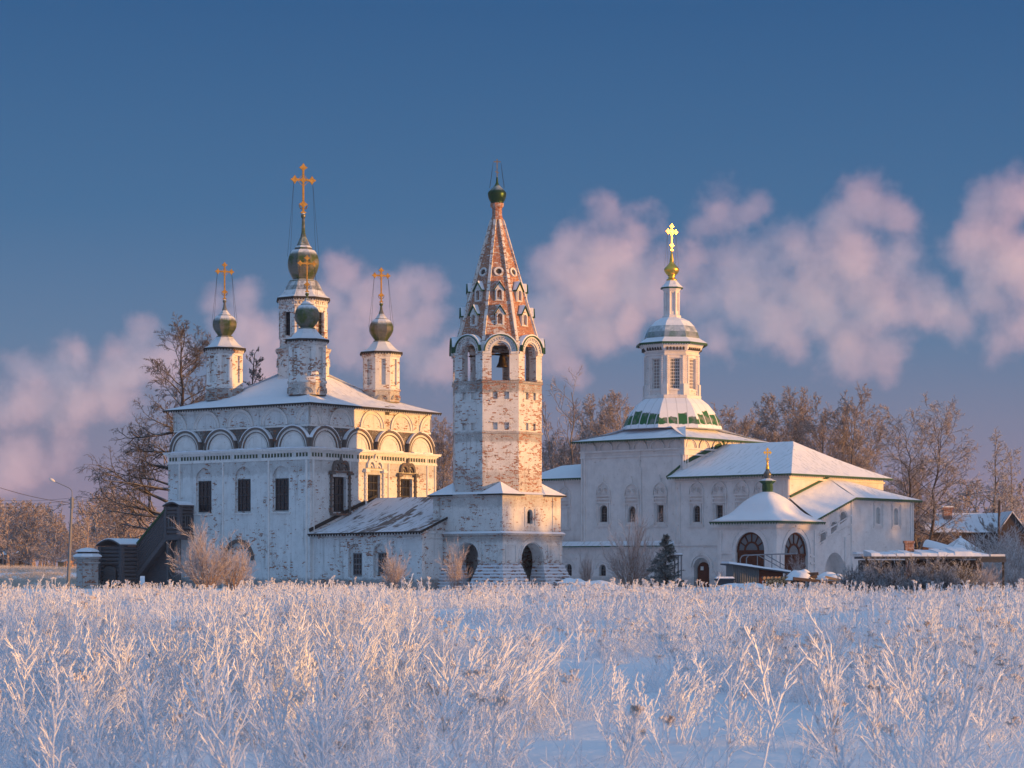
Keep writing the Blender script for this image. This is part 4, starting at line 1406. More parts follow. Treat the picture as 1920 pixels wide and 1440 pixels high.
prof = [(3.12, 5.0), (2.85, 5.16), (2.45, 5.38), (2.1, 5.62), (1.86, 5.9), (1.68, 6.2), (1.45, 6.52), (1.15, 6.82), (.82, 7.06), (.5, 7.22), (.40, 7.26)]
sqs = [1, 1, .97, .9, .82, .72, .6, .45, .3, .1, 0]
b.lathe([(r, z) for r, z in prof], 32, (cc, cc), 0, sq=sqs)
for i in range(len(b.s)): b.s[i] = True
b.mi = 1
e = .5
kk = [V((-e, -e, 5.0)), V((SC + e, -e, 5.0)), V((SC + e, SC + e, 5.0)), V((-e, SC + e, 5.0))]
b.sm = False
for i in (0, 3):
    b.trim(kk[i], kk[(i + 1) % 4], .09, .12, .25, .06)
b.face(*[p - Z * .04 for p in kk])
b.build('roof', [M['snow'], M['green_iron']], chapel)
b = MB()
b.lathe([(.40, 7.2), (.40, 7.85), (.46, 7.9), (.62, 8.02), (.64, 8.08)], 8, (cc, cc))
for k in range(8):
    P, U, N = octface(cc, cc, .37, k)
    b.rib(P, U, N, -.08, .08, 7.4, 7.75, -.01, .03)
b.mi = 1
b.lathe([(.66, 8.06), (.66, 8.1), (.4, 8.2), (.22, 8.28)], 8, (cc, cc))
o = b.build('drum', [M['green_iron'], M['cap_new']], chapel)
b = MB(); b.sm = True
b.lathe(onion(8.25, 8.6, 9.0, .16, .31, .12, 6, 1.2), 16, (cc, cc))
b.build('onion_dome', M['grey_dome'], o)
b = MB(); b.sm = True
b.lathe([(.13, 8.97), (.13, 9.05), (.09, 9.3), (.05, 9.42), (.09, 9.5), (.09, 9.56), (.03, 9.62)], 10, (cc, cc))
b.build('spire', M['gold'], o)
cross_mb(cc, cc, 9.55, 10.55, .27, 10.22, -.62, .065).build('cross', M['gold'], o)
# ---------------------------------------------------------------- log-built covered stair on the old church
def px_of(fr, p):
    q = fr.o + fr.v * p.x + fr.u * p.y
    return CX + F * q.x / q.y


def solve(f, lo, hi):
    s0 = f(lo) > 0
    for _ in range(60):
        m = (lo + hi) / 2
        if (f(m) > 0) == s0: lo = m
        else: hi = m
    return (lo + hi) / 2


yb = LC.at(361, 980, x=0).y
pr = solve(lambda p: px_of(LC, V((-p, yb, 0))) - 337, .1, 6)
y1 = solve(lambda y: px_of(LC, V((-pr, y, 0))) - 312, yb, yb + 9)
y2 = solve(lambda y: px_of(LC, V((-pr, y, 0))) - 257, yb, yb + 12)
qv = solve(lambda p: px_of(LC, V((-p, y2, 0))) - 228, pr, 8)
y3 = solve(lambda y: px_of(LC, V((-qv, y, 0))) - 189, y2, y2 + 8)
zb0, zb1 = LC.at(337, 1008, x=-pr).z, LC.at(337, 950, x=-pr).z
zv1 = LC.at(228, 1024, x=-qv).z
za, zbt = LC.at(312, 955, x=-pr).z, LC.at(257, 1022, x=-pr).z
zc, zd = LC.at(312, 1008, x=-pr).z, LC.at(257, 1080, x=-pr).z
stair = thing('covered_stair', 'black log-built covered stairway climbing to a box porch on the old church', 'covered stair', LC.o + LC.v * (-pr) + LC.u * y2, LC.a)
OF = V((-pr, y2, 0))


def lo_(p):
    return V(p) - OF


def logs(b, A, B_, z0, z1, up0=0.0, step=.27):
    """a wall of stacked logs between two points"""
    n = max(1, int((z1 - z0) / step))
    for i in range(n):
        z = lerp(z0, z1, (i + .5) / n)
        b.tube([V(A) + Z * z, V(B_) + Z * (z + up0)], step * .47, 6)


def barrel(b, x0, x1, ya, yb_, z, rise, th=.09, over=.18, n=10):
    """arched roof whose vault runs along x"""
    vs = []
    for x in (x0, x1):
        for dz in (0, th):
            for i in range(n + 1):
                t = i / n
                vs.append((x, lerp(ya - over, yb_ + over, t), z + dz + rise * math.sin(PI * t)))
    k = n + 1
    fs = []
    for i in range(n):
        fs += [(i, i + 1, 2 * k + i + 1, 2 * k + i), (k + i, k + i + 1, 3 * k + i + 1, 3 * k + i), (i, i + 1, k + i + 1, k + i), (2 * k + i, 2 * k + i + 1, 3 * k + i + 1, 3 * k + i)]
    fs += [(0, k, 3 * k, 2 * k), (n, k + n, 3 * k + n, 2 * k + n)]
    b.add(vs, fs)


b = MB()
A, B_, C_, D_ = lo_((-pr, yb, 0)), lo_((-pr, y1, 0)), lo_((0, yb, 0)), lo_((0, y1, 0))
logs(b, A, B_, zb0, zb1); logs(b, A, C_, zb0, zb1)
b.face(A + V((.1, .1, zb0)), B_ + V((.1, -.05, zb0)), B_ + V((.1, -.05, zb1)), A + V((.1, .1, zb1)))
b.face(A + V((.1, .1, zb0)), C_ + V((0, .1, zb0)), C_ + V((0, .1, zb1)), A + V((.1, .1, zb1)))
b.face(B_ + Z * zb0, D_ + Z * zb0, D_ + Z * zb1, B_ + Z * zb1)
b.face(A + Z * (zb0 + .1), B_ + Z * (zb0 + .1), D_ + Z * (zb0 + .1), C_ + Z * (zb0 + .1))
for p in (A, B_):
    b.bar(p + Z * (zb0 - .1), p + Z * zb1, .30)
b.bar(C_ + Z * zb0, C_ + Z * zb1, .25)
b.bar(A + Z * zb0, B_ + Z * zb0, .32); b.bar(A + Z * zb0, C_ + Z * zb0, .32)
bx = b.build('box_porch', M['log'], stair)
for (P, U, N, w) in ((A + V((-.12, (y1 - yb) / 2, 0)), UL, NL, .27), (A + V((pr / 2, -.12, 0)), UR, NR, .24)):
    bb = MB(); zz = lerp(zb0, zb1, .34)
    bb.facade(P, U, N, rect(-w - .1, w + .1, zz - .1, zz + .95), [(rect(-w + .06, w - .06, zz + .05, zz + .85), .1, False)], .06)
    bb.rib(P, U, N, -.03, .03, zz + .05, zz + .85, .0, .05)
    o = bb.build('window', M['board'], bx)
    bb = MB(); bb.rib(P, U, N, -w, w, zz, zz + .9, -.03, .03); bb.build('glass', M['glass'], o)
b = MB(); b.mi = 1
barrel(b, A.x - .25, .1 + pr, A.y, B_.y, zb1 + .02, .26)
b.mi = 0
barrel(b, A.x - .2, .1 + pr, A.y, B_.y, zb1 + .115, .26, .06, .14)
b.build('porch_roof', [M['snow'], M['log']], stair)
# flight
b = MB()
nst = 9
T0, T1 = B_.copy(), V((0, 0, 0))
for i in range(nst):
    t = (i + .5) / nst
    b.tube([B_ + Z * lerp(zc, za, t), Z * lerp(zd, zbt, t)], (za - zc) / nst * .40, 6)
b.face(B_ + V((.12, 0, zc)), V((.12, 0, zd)), V((.12, 0, zbt)), B_ + V((.12, 0, za)))
b.face(D_ + Z * zc, V((pr, 0, zd)), V((pr, 0, zbt)), D_ + Z * za)
b.face(B_ + V((.1, 0, zc)), V((.1, 0, zd)), V((pr, 0, zd)), D_ + Z * zc)
b.bar(B_ + V((-.05, 0, zc - .1)), V((-.05, 0, zd - .1)), .2, .3)
b.face(B_ + V((pr * .6, 0, -.2)), V((pr * .6, 0, -.2)), V((pr * .6, 0, zd)), B_ + V((pr * .6, 0, zc)))  # dark sheet added as the shadow under the flight
b.build('flight', M['log'], stair)
b = MB()
b.bar(B_ + V((pr / 2, 0, za + .02)), V((pr / 2, 0, zbt + .02)), pr + .3, .09)
b.mi = 1
b.bar(B_ + V((-.14, 0, za + .0)), V((-.14, 0, zbt + .0)), .06, .16)
b.build('flight_roof', [M['snow'], M['green_iron']], stair)
# lower lobby
b = MB()
q = -(qv - pr)
c0, c1, c2 = V((q, 0, 0)), V((q, y3 - y2, 0)), V((0, 0, 0))
logs(b, c0, c1, 1.75, zv1); logs(b, c0, c2, 0, zv1)
logs(b, V((q, 0, 0)), V((q, .35, 0)), 0, 1.75); logs(b, V((q, y3 - y2 - .35, 0)), V((q, y3 - y2, 0)), 0, 1.75)
b.face(c0 + V((.1, .1, 0)), c1 + V((.1, 0, 0)), c1 + V((.1, 0, zv1)), c0 + V((.1, .1, zv1)))
b.face(c0 + V((.1, .1, 0)), V((.3, .1, 0)), V((.3, .1, zv1)), c0 + V((.1, .1, zv1)))
b.face(c1, V((pr, c1.y, 0)), V((pr, c1.y, zv1)), c1 + Z * zv1)
for p in (c0, c1, V((0, 0, 0))):
    b.bar(p, p + Z * zv1, .32)
b.build('lobby', M['log'], stair)
b = MB()
P = V((q - .16, (y3 - y2) / 2, 0))
b.slab(P, UL, NL, [(-.66, .02), (.66, .02), (.66, 1.42), (.45, 1.6), (0, 1.68), (-.45, 1.6), (-.66, 1.42)], -.02, .05)
for k in range(7):
    b.rib(P, UL, NL, -.6 + k * .2 - .012, -.6 + k * .2 + .012, .05, 1.42, .05, .065)
b.rib(P, UL, NL, -.62, .62, 1.0, 1.08, .065, .09)
b.build('door', M['board'], stair)
b = MB(); b.mi = 1
barrel(b, q - .35, pr, 0, y3 - y2, zv1 + .02, .42)
b.mi = 0
barrel(b, q - .28, pr, 0, y3 - y2, zv1 + .115, .42, .07, .14)
b.build('lobby_roof', [M['snow'], M['log']], stair)
b = MB()
for p in (A + V((.05, .1, 0)), B_ + V((.05, -.15, 0))):
    b.bar(p - Z * .2, p + Z * zb0, .2)
b.build('stilt_posts', M['board'], stair)
b = MB()
b.bar(A + V((.0, .1, .1)), B_ + V((.0, -.15, 1.5)), .09); b.bar(A + V((.06, .1, 1.5)), B_ + V((.06, -.15, .1)), .09)
b.build('cross_brace', M['board'], stair)

# ---------------------------------------------------------------- small brick gatehouse remains beyond the stair
GH = Fr(171, 174, 52.8)
gh = thing('brick_turret', 'small peeling white brick turret with tiered snowy roof behind the log stair', 'turret', GH.o, GH.a)
b = MB()
octwall(b, 0, .4, .80, -.2, 2.35, None)
ring(b, 0, .4, [(.96, 1.85), (1.02, 1.9), (1.02, 1.98), (.96, 2.0)]); ring(b, 0, .4, [(.96, 2.2), (1.06, 2.26), (1.06, 2.36), (.9, 2.37)])
b.build('wall', m_wall('dingy turret brick', (.44, .43, .42), .53, .9, .9, seed=83), gh)
b = MB()
b.lathe([(1.15, 2.37), (1.13, 2.47), (.84, 2.62)], 8, (0, .4)); b.mi = 1
b.lathe([(.8, 2.6), (.8, 2.74)], 8, (0, .4)); b.mi = 0
b.lathe([(.93, 2.74), (.9, 2.84), (.5, 3.0), (.1, 3.06)], 8, (0, .4))
b.build('roof', [M['snow'], M['dark_iron']], gh)

# ---------------------------------------------------------------- lamp post and wires
M['concrete'] = m_plain('weathered concrete', (.20, .20, .21), .2, 3, .9)
M['steel'] = m_plain('galvanised steel', (.22, .23, .25), .15, 5, .5, .4)
M['lamp_shell'] = m_plain('frosted lamp shell', (.66, .62, .58), .1, 5, .5)
lb = at(127, 1104, 168)
lamp = thing('street_lamp', 'leaning concrete lamp post with one curved arm left of the log stair', 'street lamp', (lb.x, 168, 0))
lt = at(135, 934, 168) - lb
lt.z = at(135, 934, 168).z
lt.y = 0
b = MB()
b.tube([V((0, 0, -.3)), lt], [.13, .085], 8)
b.build('post', M['concrete'], lamp)
b = MB()
b.tube([lt - Z * .75, lt + Z * .05], .13, 8)
for z in (-.15, -.42, -.68):
    for sx in (-1, 1):
        b.tube([lt + Z * z, lt + V((sx * .2, 0, z))], .015, 4)
        b.lathe([(.02, lt.z + z - .02), (.045, lt.z + z), (.045, lt.z + z + .07), (.02, lt.z + z + .09)], 6, (lt.x + sx * .2, 0))
b.build('insulator_band', M['steel'], lamp)
b = MB()
h0 = at(135, 918, 168) - lb; h1 = at(103, 903, 168) - lb
pts = [lt, V((lt.x, 0, at(0, 922, 168).z)), V((lt.x - .10, 0, at(0, 917, 168).z)), V((lt.x - .28, 0, at(0, 914, 168).z)), V((h1.x, 0, at(0, 903, 168).z))]
b.tube(pts, .03, 6)
b.build('arm', M['steel'], lamp)
b = MB()
e0 = V((h1.x, 0, at(0, 903, 168).z)); e1 = V(((at(92, 897, 168) - lb).x, 0, at(0, 897, 168).z))
b.sm = True
b.tube([e0 + (e1 - e0) * t for t in (0, .15, .4, .75, 1)], [.04, .07, .11, .10, .03], 8)
b.build('lamp_head', M['lamp_shell'], lamp)


def wire(name, label, pts, r=.012, sag=.5):
    b = MB()
    A, B_ = pts
    n = 16
    b.tube([lerp(A, B_, i / n) - Z * sag * 4 * (i / n) * (1 - i / n) for i in range(n + 1)], r, 3, False)
    o = b.build(name, M['dark_iron'])
    return tag(o, label, 'power line', 'overhead wires at the lamp post')


W0 = V((lb.x + lt.x, 168, 0))
wire('power_line', 'thicker dark wire sagging from the lamp post up to the picture edge', (W0 + V((-.2, 0, at(0, 943, 168).z)), at(-60, 893, 150)), .02, .25)
for k, (pl, pr_) in enumerate(((934, 941), (939, 946), (945, 949))):
    wire('power_line', ('highest', 'middle', 'lowest')[k] + ' of three thin wires running left from the lamp post', (W0 + V((-.2, .1 * k, at(0, pl, 168).z)), at(-70, pl - 6 + 2 * k, 210)), .010, .35)
for k, pr_ in enumerate((936, 944)):
    wire('power_line', ('upper', 'lower')[k] + ' of two thin wires running from the lamp post towards the larch', (W0 + V((.2, .1 * k, at(0, pr_, 168).z)), at(360, 948 + 5 * k, 205)), .010, .3)

# ---------------------------------------------------------------- yard by the chapel
def gable_house(name, label, cat, px0, px1, D, ridge_y, eave_y, base_z, depth, wallm, roofm, deg=0.0, hip=0.0, over=.3, group=None):
    """simple house whose eave faces us; returns the root and its local sizes"""
    x0, x1 = at(px0, 0, D).x, at(px1, 0, D).x
    w = x1 - x0
    r = thing(name, label, cat, ((x0 + x1) / 2, D, 0), math.radians(deg), group)
    ze, zr = at(0, eave_y, D).z, at(0, ridge_y, D + depth / 2).z
    b = MB()
    h = w / 2
    b.facade(V((0, 0, 0)), V((1, 0, 0)), V((0, -1, 0)), rect(-h, h, base_z, ze + .02))
    b.face((-h, depth, base_z), (h, depth, base_z), (h, depth, ze), (-h, depth, ze))
    for s in (-1, 1):
        if hip:
            b.face((s * h, 0, base_z), (s * h, depth, base_z), (s * h, depth, ze), (s * h, 0, ze))
        else:
            b.face((s * h, 0, base_z), (s * h, depth, base_z), (s * h, depth, ze), (s * h, depth / 2, zr - .05), (s * h, 0, ze))
    b.build('wall', wallm, r)
    b = MB()
    o, g = over, over * .8
    L0, L1 = V((-h - g + hip, depth / 2, zr)), V((h + g - hip, depth / 2, zr))
    s = (zr - ze) / (depth / 2) * o
    b.patch((-h - g, -o, ze - s + .06), (h + g, -o, ze - s + .06), L1 + Z * .06, L0 + Z * .06, 10, 4, .03, .05)
    b.patch((-h - g, depth + o, ze - s + .06), (h + g, depth + o, ze - s + .06), L1 + Z * .06, L0 + Z * .06, 4, 2)
    if hip:
        b.patch((-h - g, depth + o, ze - s + .06), (-h - g, -o, ze - s + .06), L0 + Z * .06, L0 + Z * .06, 4, 3)
        b.patch((h + g, -o, ze - s + .06), (h + g, depth + o, ze - s + .06), L1 + Z * .06, L1 + Z * .06, 4, 3)
    b.mi = 1
    b.bar((-h - g, -o - .02, ze - s), (h + g, -o - .02, ze - s), .06, .14)
    b.build('roof', roofm, r)
    return r, h, ze, zr


M['dark_wall'] = m_wood('dark timber wall', (.055, .045, .045))
M['brick_red'] = m_wall('red chimney brick', (.30, .08, .05), .2, .9, .3, frost=.25, seed=70)
M['orange'] = m_plain('orange painted planks', (.52, .13, .035), .25, 5)
M['tarp'] = m_plain('grey-blue sheet metal', (.13, .15, .16), .25, 4, .6)
M['canvas'] = m_plain('dark tarpaulin', (.06, .065, .075), .25, 3, .7)

r, h, ze, zr = gable_house('timber_house', 'long dark timber house with snowy roof and brick chimney behind the bare birches', 'house', 1742, 1892, 215, 963, 997, -.2, 8, M['dark_wall'], [M['roof_thin'], M['dark_iron']], 0)
b = MB()
cxm = at(1776, 0, 218).x - r.location.x
b.box(cxm - .40, cxm + .40, 2.6, 3.4, zr - 2.4, zr + .35); b.box(cxm - .52, cxm + .52, 2.48, 3.52, zr + .35, zr + .55)
ch = b.build('chimney', M['brick_red'], r)
b = MB(); b.box(cxm - .5, cxm + .5, 2.5, 3.5, zr + .552, zr + .68); b.build('snow_cap', M['snow'], ch)
b = MB()
gx = at(1903, 0, 213).x - r.location.x
b.face((gx - 1.1, -.8, ze), (gx + 1.3, -.8, ze), (gx, -.8, zr - .05)); b.box(gx - 1.1, gx + 1.3, -.79, 3, -.2, ze)
b.build('gable_bay', M['dark_wall'], r)
b = MB()
for s, e in ((-1, 1.35), (1, 1.5)):
    b.hexa([V((gx + s * e, -1.0, ze - .15)), V((gx, -1.0, zr)), V((gx, 4, zr)), V((gx + s * e, 4, ze - .15))], [V((gx + s * e, -1.0, ze - .02)), V((gx, -1.0, zr + .14)), V((gx, 4, zr + .14)), V((gx + s * e, 4, ze - .02))])
b.build('bay_roof', M['roof_thin'], r)
r2, h, ze, zr = gable_house('snowy_shed', 'low shed under a thick white hipped snow roof before the timber house', 'shed', 1772, 1856, 190, 1006, 1042, -.2, 6, M['dark_wall'], [M['snow'], M['dark_iron']], 0, 2.2)
# arched boat hull lying under snow
bt = at(1765, 1030, 185)
boat = thing('upturned_boat', 'upturned orange boat with snow on its round hull beside the birches', 'boat', (bt.x, 185, 1.35), math.radians(-35))
b = MB(); b.sm = True
vs, n = [], 10
for i in range(9):
    t = i / 8
    w = .95 * math.sin(PI * (.12 + .88 * t) * .52) if t < 1 else .95
    for k in range(n + 1):
        a = PI * k / n
        vs.append((lerp(2.1, -1.2, t), w * math.cos(a), 1.55 + .85 * t ** .5 * math.sin(a) - .35 * (1 - t)))
b.add(vs, [(i * (n + 1) + k, i * (n + 1) + k + 1, (i + 1) * (n + 1) + k + 1, (i + 1) * (n + 1) + k) for i in range(8) for k in range(n)])
b.build('hull', M['orange'], boat)
b = MB(); b.sm = True
vs = [(x, y, z + .06) for (x, y, z) in vs]
b.add([v for v in vs], [(i * (n + 1) + k, i * (n + 1) + k + 1, (i + 1) * (n + 1) + k + 1, (i + 1) * (n + 1) + k) for i in range(1, 8) for k in range(2, n - 1)])
b.build('snow_cover', M['snow'], boat)
b = MB()
b.box(-1.1, -.6, -.7, .7, -1.45, 1.7); b.box(1.0, 1.3, -.3, .3, -1.45, 1.4)
b.build('trestle', M['dark_wall'], boat)
# long low open shelter with snow on it
sh0, sh1 = at(1618, 0, 143), at(1886, 0, 143)
z0 = at(0, 1050, 143).z
shel = thing('open_shelter', 'long low open shelter with black eave and snow-covered flat roof behind frosted bushes', 'shelter', (sh0.x, 143, 0))
W = sh1.x - sh0.x
b = MB()
b.box(0, W, 0, 3.6, z0 + .08, z0 + .22); b.box(W * .80, W, .05, .35, z0 - .14, z0 + .075)
b.build('roof', M['canvas'], shel)
b = MB()
for i in range(14):
    a0, a1 = W * .06 + (W * .82) * i / 14, W * .06 + (W * .82) * (i + 1.04) / 14
    t = .16 + .22 * rng.random() + (.16 if 5 < i < 13 else 0)
    b.hexa([(a0, -.06, z0 + .222), (a1, -.06, z0 + .222), (a1, 3.5, z0 + .222), (a0, 3.5, z0 + .222)], [(a0, .1, z0 + .22 + t * .6), (a1, .1, z0 + .22 + t * .6), (a1, 3.4, z0 + .3 + t), (a0, 3.4, z0 + .3 + t)])
b.box(W * .90, W, .2, 1.6, z0 + .222, z0 + .36)
b.build('roof_snow', M['snow'], shel)
for i, t in enumerate((.03, .35, .62, .83, .99)):
    b = MB(); b.box(W * t - .06, W * t + .06, .3, .42, -.1, z0 + .08); b.build('post', M['dark_iron'], shel)
b = MB(); b.box(.2, W - 1, 3.2, 3.3, -.1, z0); b.build('back_wall', M['dark_wall'], shel)
ck = at(1704, 1045, 146)
b = MB()
b.box(-.27, .27, -.27, .27, z0 + .2, at(0, 1017, 146).z); b.box(-.33, .33, -.33, .33, at(0, 1019, 146).z, at(0, 1014, 146).z)
b.box(-.2, .2, -.2, .2, -.1, z0 + .2)
o = b.build('brick_stack', M['brick_red']); o.location = (ck.x, 146, 0)
tag(o, 'short red brick stove stack rising through the low shelter roof', 'brick stack')
# tall dark pole by the house
pp = at(1869, 1000, 208)
b = MB(); b.tube([(0, 0, -.2), (.25, 0, at(0, 938, 208).z)], [.13, .10], 6)
o = b.build('wooden_pole', M['dark_wall']); o.location = (pp.x, 208, 0); tag(o, 'dark wooden pole standing before the timber house roof', 'pole')

# sheet-metal shed, woodpile, rail
s0, s1 = at(1374, 1088, 148), at(1470, 1088, 148)
shed = thing('metal_shed', 'low grey sheet-metal shed with sloping snow roof before the chapel gate', 'shed', (s0.x, 148, 0), math.radians(6))
W = s1.x - s0.x
zl, zr_ = at(0, 1059, 148).z, at(0, 1073, 148).z
b = MB()
b.facade(V((0, 0, 0)), V((1, 0, 0)), V((0, -1, 0)), [(0, -.1), (W * .52, -.1), (W * .52, lerp(zl, zr_, .52)), (0, zl)])
b.face((0, 0, -.1), (0, 2.2, -.1), (0, 2.2, zl), (0, 0, zl)); b.face((W, 0, -.1), (W, 2.2, -.1), (W, 2.2, zr_), (W, 0, zr_)); b.face((0, 2.2, -.1), (W, 2.2, -.1), (W, 2.2, zr_), (0, 2.2, zl))
for i in range(12):
    x = W * .52 * (i + .5) / 12
    b.tube([(x, -.02, 0), (x, -.02, lerp(zl, zr_, x / W) - .05)], .035, 5)
b.mi = 1
b.facade(V((0, 0, 0)), V((1, 0, 0)), V((0, -1, 0)), [(W * .52, -.1), (W, -.1), (W, zr_), (W * .52, lerp(zl, zr_, .52))], (), -.02)
b.build('wall', [M['tarp'], M['door_brown']], shed)
b = MB(); b.mi = 1
b.hexa([(-.35, -.3, zl), (W + .5, -.3, zr_ - .08), (W + .5, 2.4, zr_ - .08), (-.35, 2.4, zl)], [(-.35, -.3, zl + .08), (W + .5, -.3, zr_), (W + .5, 2.4, zr_), (-.35, 2.4, zl + .08)])
b.mi = 0
for i in range(8):
    a0, a1 = lerp(-.3, W + .45, i / 8), lerp(-.3, W + .45, (i + 1.03) / 8)
    f = lambda a: lerp(zl + .082, zr_ + .002, (a + .35) / (W + .85))
    t = .10 + .05 * rng.random()
    b.hexa([(a0, -.28, f(a0)), (a1, -.28, f(a1)), (a1, 2.3, f(a1)), (a0, 2.3, f(a0))], [(a0, -.2, f(a0) + t), (a1, -.2, f(a1) + t), (a1, 2.2, f(a1) + t), (a0, 2.2, f(a0) + t)])
b.build('roof', [M['snow'], M['canvas']], shed)
# firewood: every billet of the pile's front is its own log
pile0 = at(1430, 1090, 144)
woodset = []
M['bark'] = m_wood('log bark', (.10, .07, .055)); M['cut'] = m_plain('sawn log end', (.42, .26, .14), .25, 12)
lg = MB()
lg.tube([(0, 0, 0), (0, 1.1, 0)], .115, 8); lg.mi = 1
vs = [(.11 * math.cos(2 * PI * k / 8), -.004, .11 * math.sin(2 * PI * k / 8)) for k in range(8)]
lg.face(*vs)
log0 = lg.build('log', [M['bark'], M['cut']])
first = True
for r_ in range(5):
    for c_ in range(7 - (r_ % 2)):
        if first: o, first = log0, False
        else:
            o = log0.copy(); COL.objects.link(o)
        o.location = (pile0.x + .12 + (c_ + .5 * (r_ % 2)) * .235, 144 + rng.uniform(-.05, .05), .12 + r_ * .20)
        o.rotation_euler = (0, rng.uniform(0, 6), rng.uniform(-.04, .04))
        tag(o, 'short round firewood log stacked in the snowy pile before the chapel', 'log', 'firewood logs stacked before the chapel')
# snow-laden heap of beams beside it
wp = at(1475, 1090, 143.5)
heap = thing('timber_heap', 'untidy heap of beams and boards under thick snow beside the firewood', 'timber heap', (wp.x, 143.5, 0))
for (a, b_, w_, m_) in (((0, .2, .55), (1.9, .3, 1.05), .26, 'bark'), ((.4, .0, .9), (3.1, .1, .62), .24, 'bark'), ((1.0, .5, 1.15), (2.0, .3, 1.2), .24, 'bark'), ((2.4, .1, 1.0), (3.55, .0, .72), .20, 'cut'),
                        ((.1, -.1, .0), (.05, .1, .8), .13, 'board'), ((.5, -.15, .0), (.55, .1, .78), .15, 'board'), ((.95, -.15, .0), (.8, .1, .85), .13, 'board'), ((1.3, -.1, .0), (1.45, .1, .95), .16, 'board'), ((2.3, -.1, .0), (2.25, .1, .8), .13, 'board')):
    b = MB(); b.bar(a, b_, w_, w_ * .8); b.build('beam', M[m_], heap)


def mound(name, c, rx, ry, h, seed, m, par=None, n=18):
    b = MB(); b.sm = True
    vs = []
    for j in range(n + 1):
        for i in range(n + 1):
            u, v = i / n * 2 - 1, j / n * 2 - 1
            d = max(abs(u), abs(v)); q = math.hypot(u, v) or 1
            u2, v2 = u * d / q if q else 0, v * d / q if q else 0
            rr = math.hypot(u2, v2)
            z = h * max(0, 1 - rr ** 2.2) * (1 + .45 * mnoise.noise(V((u2 * 2.1 + seed, v2 * 2.1, seed)))) - .05
            vs.append((c[0] + u2 * rx, c[1] + v2 * ry, c[2] + z))
    b.add(vs, [(j * (n + 1) + i, j * (n + 1) + i + 1, (j + 1) * (n + 1) + i + 1, (j + 1) * (n + 1) + i) for j in range(n) for i in range(n)])
    return b.build(name, m, par)


mound('snow_cover', (1.0, .9, .85), 1.15, 1.0, .62, 3, M['snow'], heap)
mound('snow_cover', (2.9, 1.0, .80), 1.3, 1.0, .50, 8, M['snow'], heap)
mound('snow_cover', (4.2, .9, .45), .7, .8, .55, 12, M['snow'], heap)
o = mound('snow_pile', (0, 0, 0), 2.6, 1.6, .75, 21, M['snow']); q = at(1115, 1090, 146); o.location = (q.x, 146, 0); tag(o, 'low snow pile between the bell tower and the frosted willow', 'snow pile')
o = mound('snow_pile', (0, 0, 0), 2.9, 1.5, .62, 27, M['snow']); q = at(1395, 1092, 141); o.location = (q.x, 141, 0); tag(o, 'flat snow pile in front of the sheet-metal shed', 'snow pile')
# tubular hand rail of the chapel ramp
q0, q1 = at(1388, 1062, 160), at(1470, 1040, 160)
rail = thing('ramp_railing', 'grey tubular railing of the ramp at the chapel gate', 'railing', (q0.x, 160, 0), math.radians(12))
W = q1.x - q0.x
b = MB()
zt_ = at(0, 1041, 160).z
b.tube([(0, 0, .9), (0, 0, zt_ - .25), (.12, 0, zt_ - .06), (.3, 0, zt_), (W + 1.2, .2, zt_ + .12)], .045, 6)
b.tube([(.45, .02, .9), (.45, .02, zt_ - .2), (.62, .02, zt_), (1.0, .02, zt_ + .01)], .045, 6)
b.build('hand_rail', M['steel'], rail)
b = MB()
for x in (1.25, 1.75, 2.3, 2.9):
    b.tube([(x, .05, .6), (x, .05, zt_ + .02)], .035, 6)
b.build('posts', M['steel'], rail)
b = MB()
b.tube([(1.3, .05, zt_), (3.2, .05, zt_ - 1.0)], .035, 6); b.tube([(1.9, .05, zt_), (3.2, .05, zt_ - .7)], .035, 6)
b.build('sloping_bars', M['steel'], rail)
q = at(1360, 1090, 147)
b = MB(); b.box(-.55, .55, 0, 1.0, -.1, .78); b.box(-.62, .62, -.06, 1.06, .78, .88)
ob_ = b.build('crate', M['canvas']); ob_.location = (q.x, 147, 0); tag(ob_, 'low dark crate standing left of the sheet-metal shed', 'crate')
b = MB(); b.hexa([(-.6, -.04, .885), (.6, -.04, .885), (.6, 1.04, .885), (-.6, 1.04, .885)], [(-.5, .06, 1.0), (.5, .06, 1.0), (.5, .9, 1.0), (-.5, .9, 1.0)]); b.build('snow_cap', M['snow'], ob_)
# post frame beside the spruce
q = at(1271, 1090, 158)
fr_ = thing('post_frame', 'frame of thin grey posts with a snowy top beside the dark spruce', 'post frame', (q.x, 158, 0))
zt_ = at(0, 1040, 158).z
for x, m_ in ((-.22, 'board'), (.02, 'board'), (.24, 'concrete')):
    b = MB(); b.tube([(x, 0, -.1), (x, .05 * x, zt_ - (.08 if x < .2 else 0))], .045, 6); b.build('post', M[m_], fr_)
b = MB(); b.box(-.3, .32, -.09, .09, zt_ - .08, zt_ - .0); b.build('top_bar', M['board'], fr_)
b = MB(); b.box(-.28, .30, -.08, .08, zt_ + .003, zt_ + .09); b.build('snow_cap', M['snow'], fr_)
# boards lying by the tower
q = at(1052, 1085, 152)
bd = thing('board_stack', 'dark boards leaning in snow at the bell tower footing', 'boards', (q.x, 152, 0), math.radians(-8))
for i in range(6):
    b = MB(); b.bar((-.9 + .12 * i, .1 * i, .1 + .16 * i), (1.9 - .2 * i, .15 * i, .18 + .12 * i), .30, .06); b.build('board', M['dark_wall'], bd)
mound('snow_cover', (.6, .5, .6), 1.2, .7, .3, 40, M['snow'], bd)

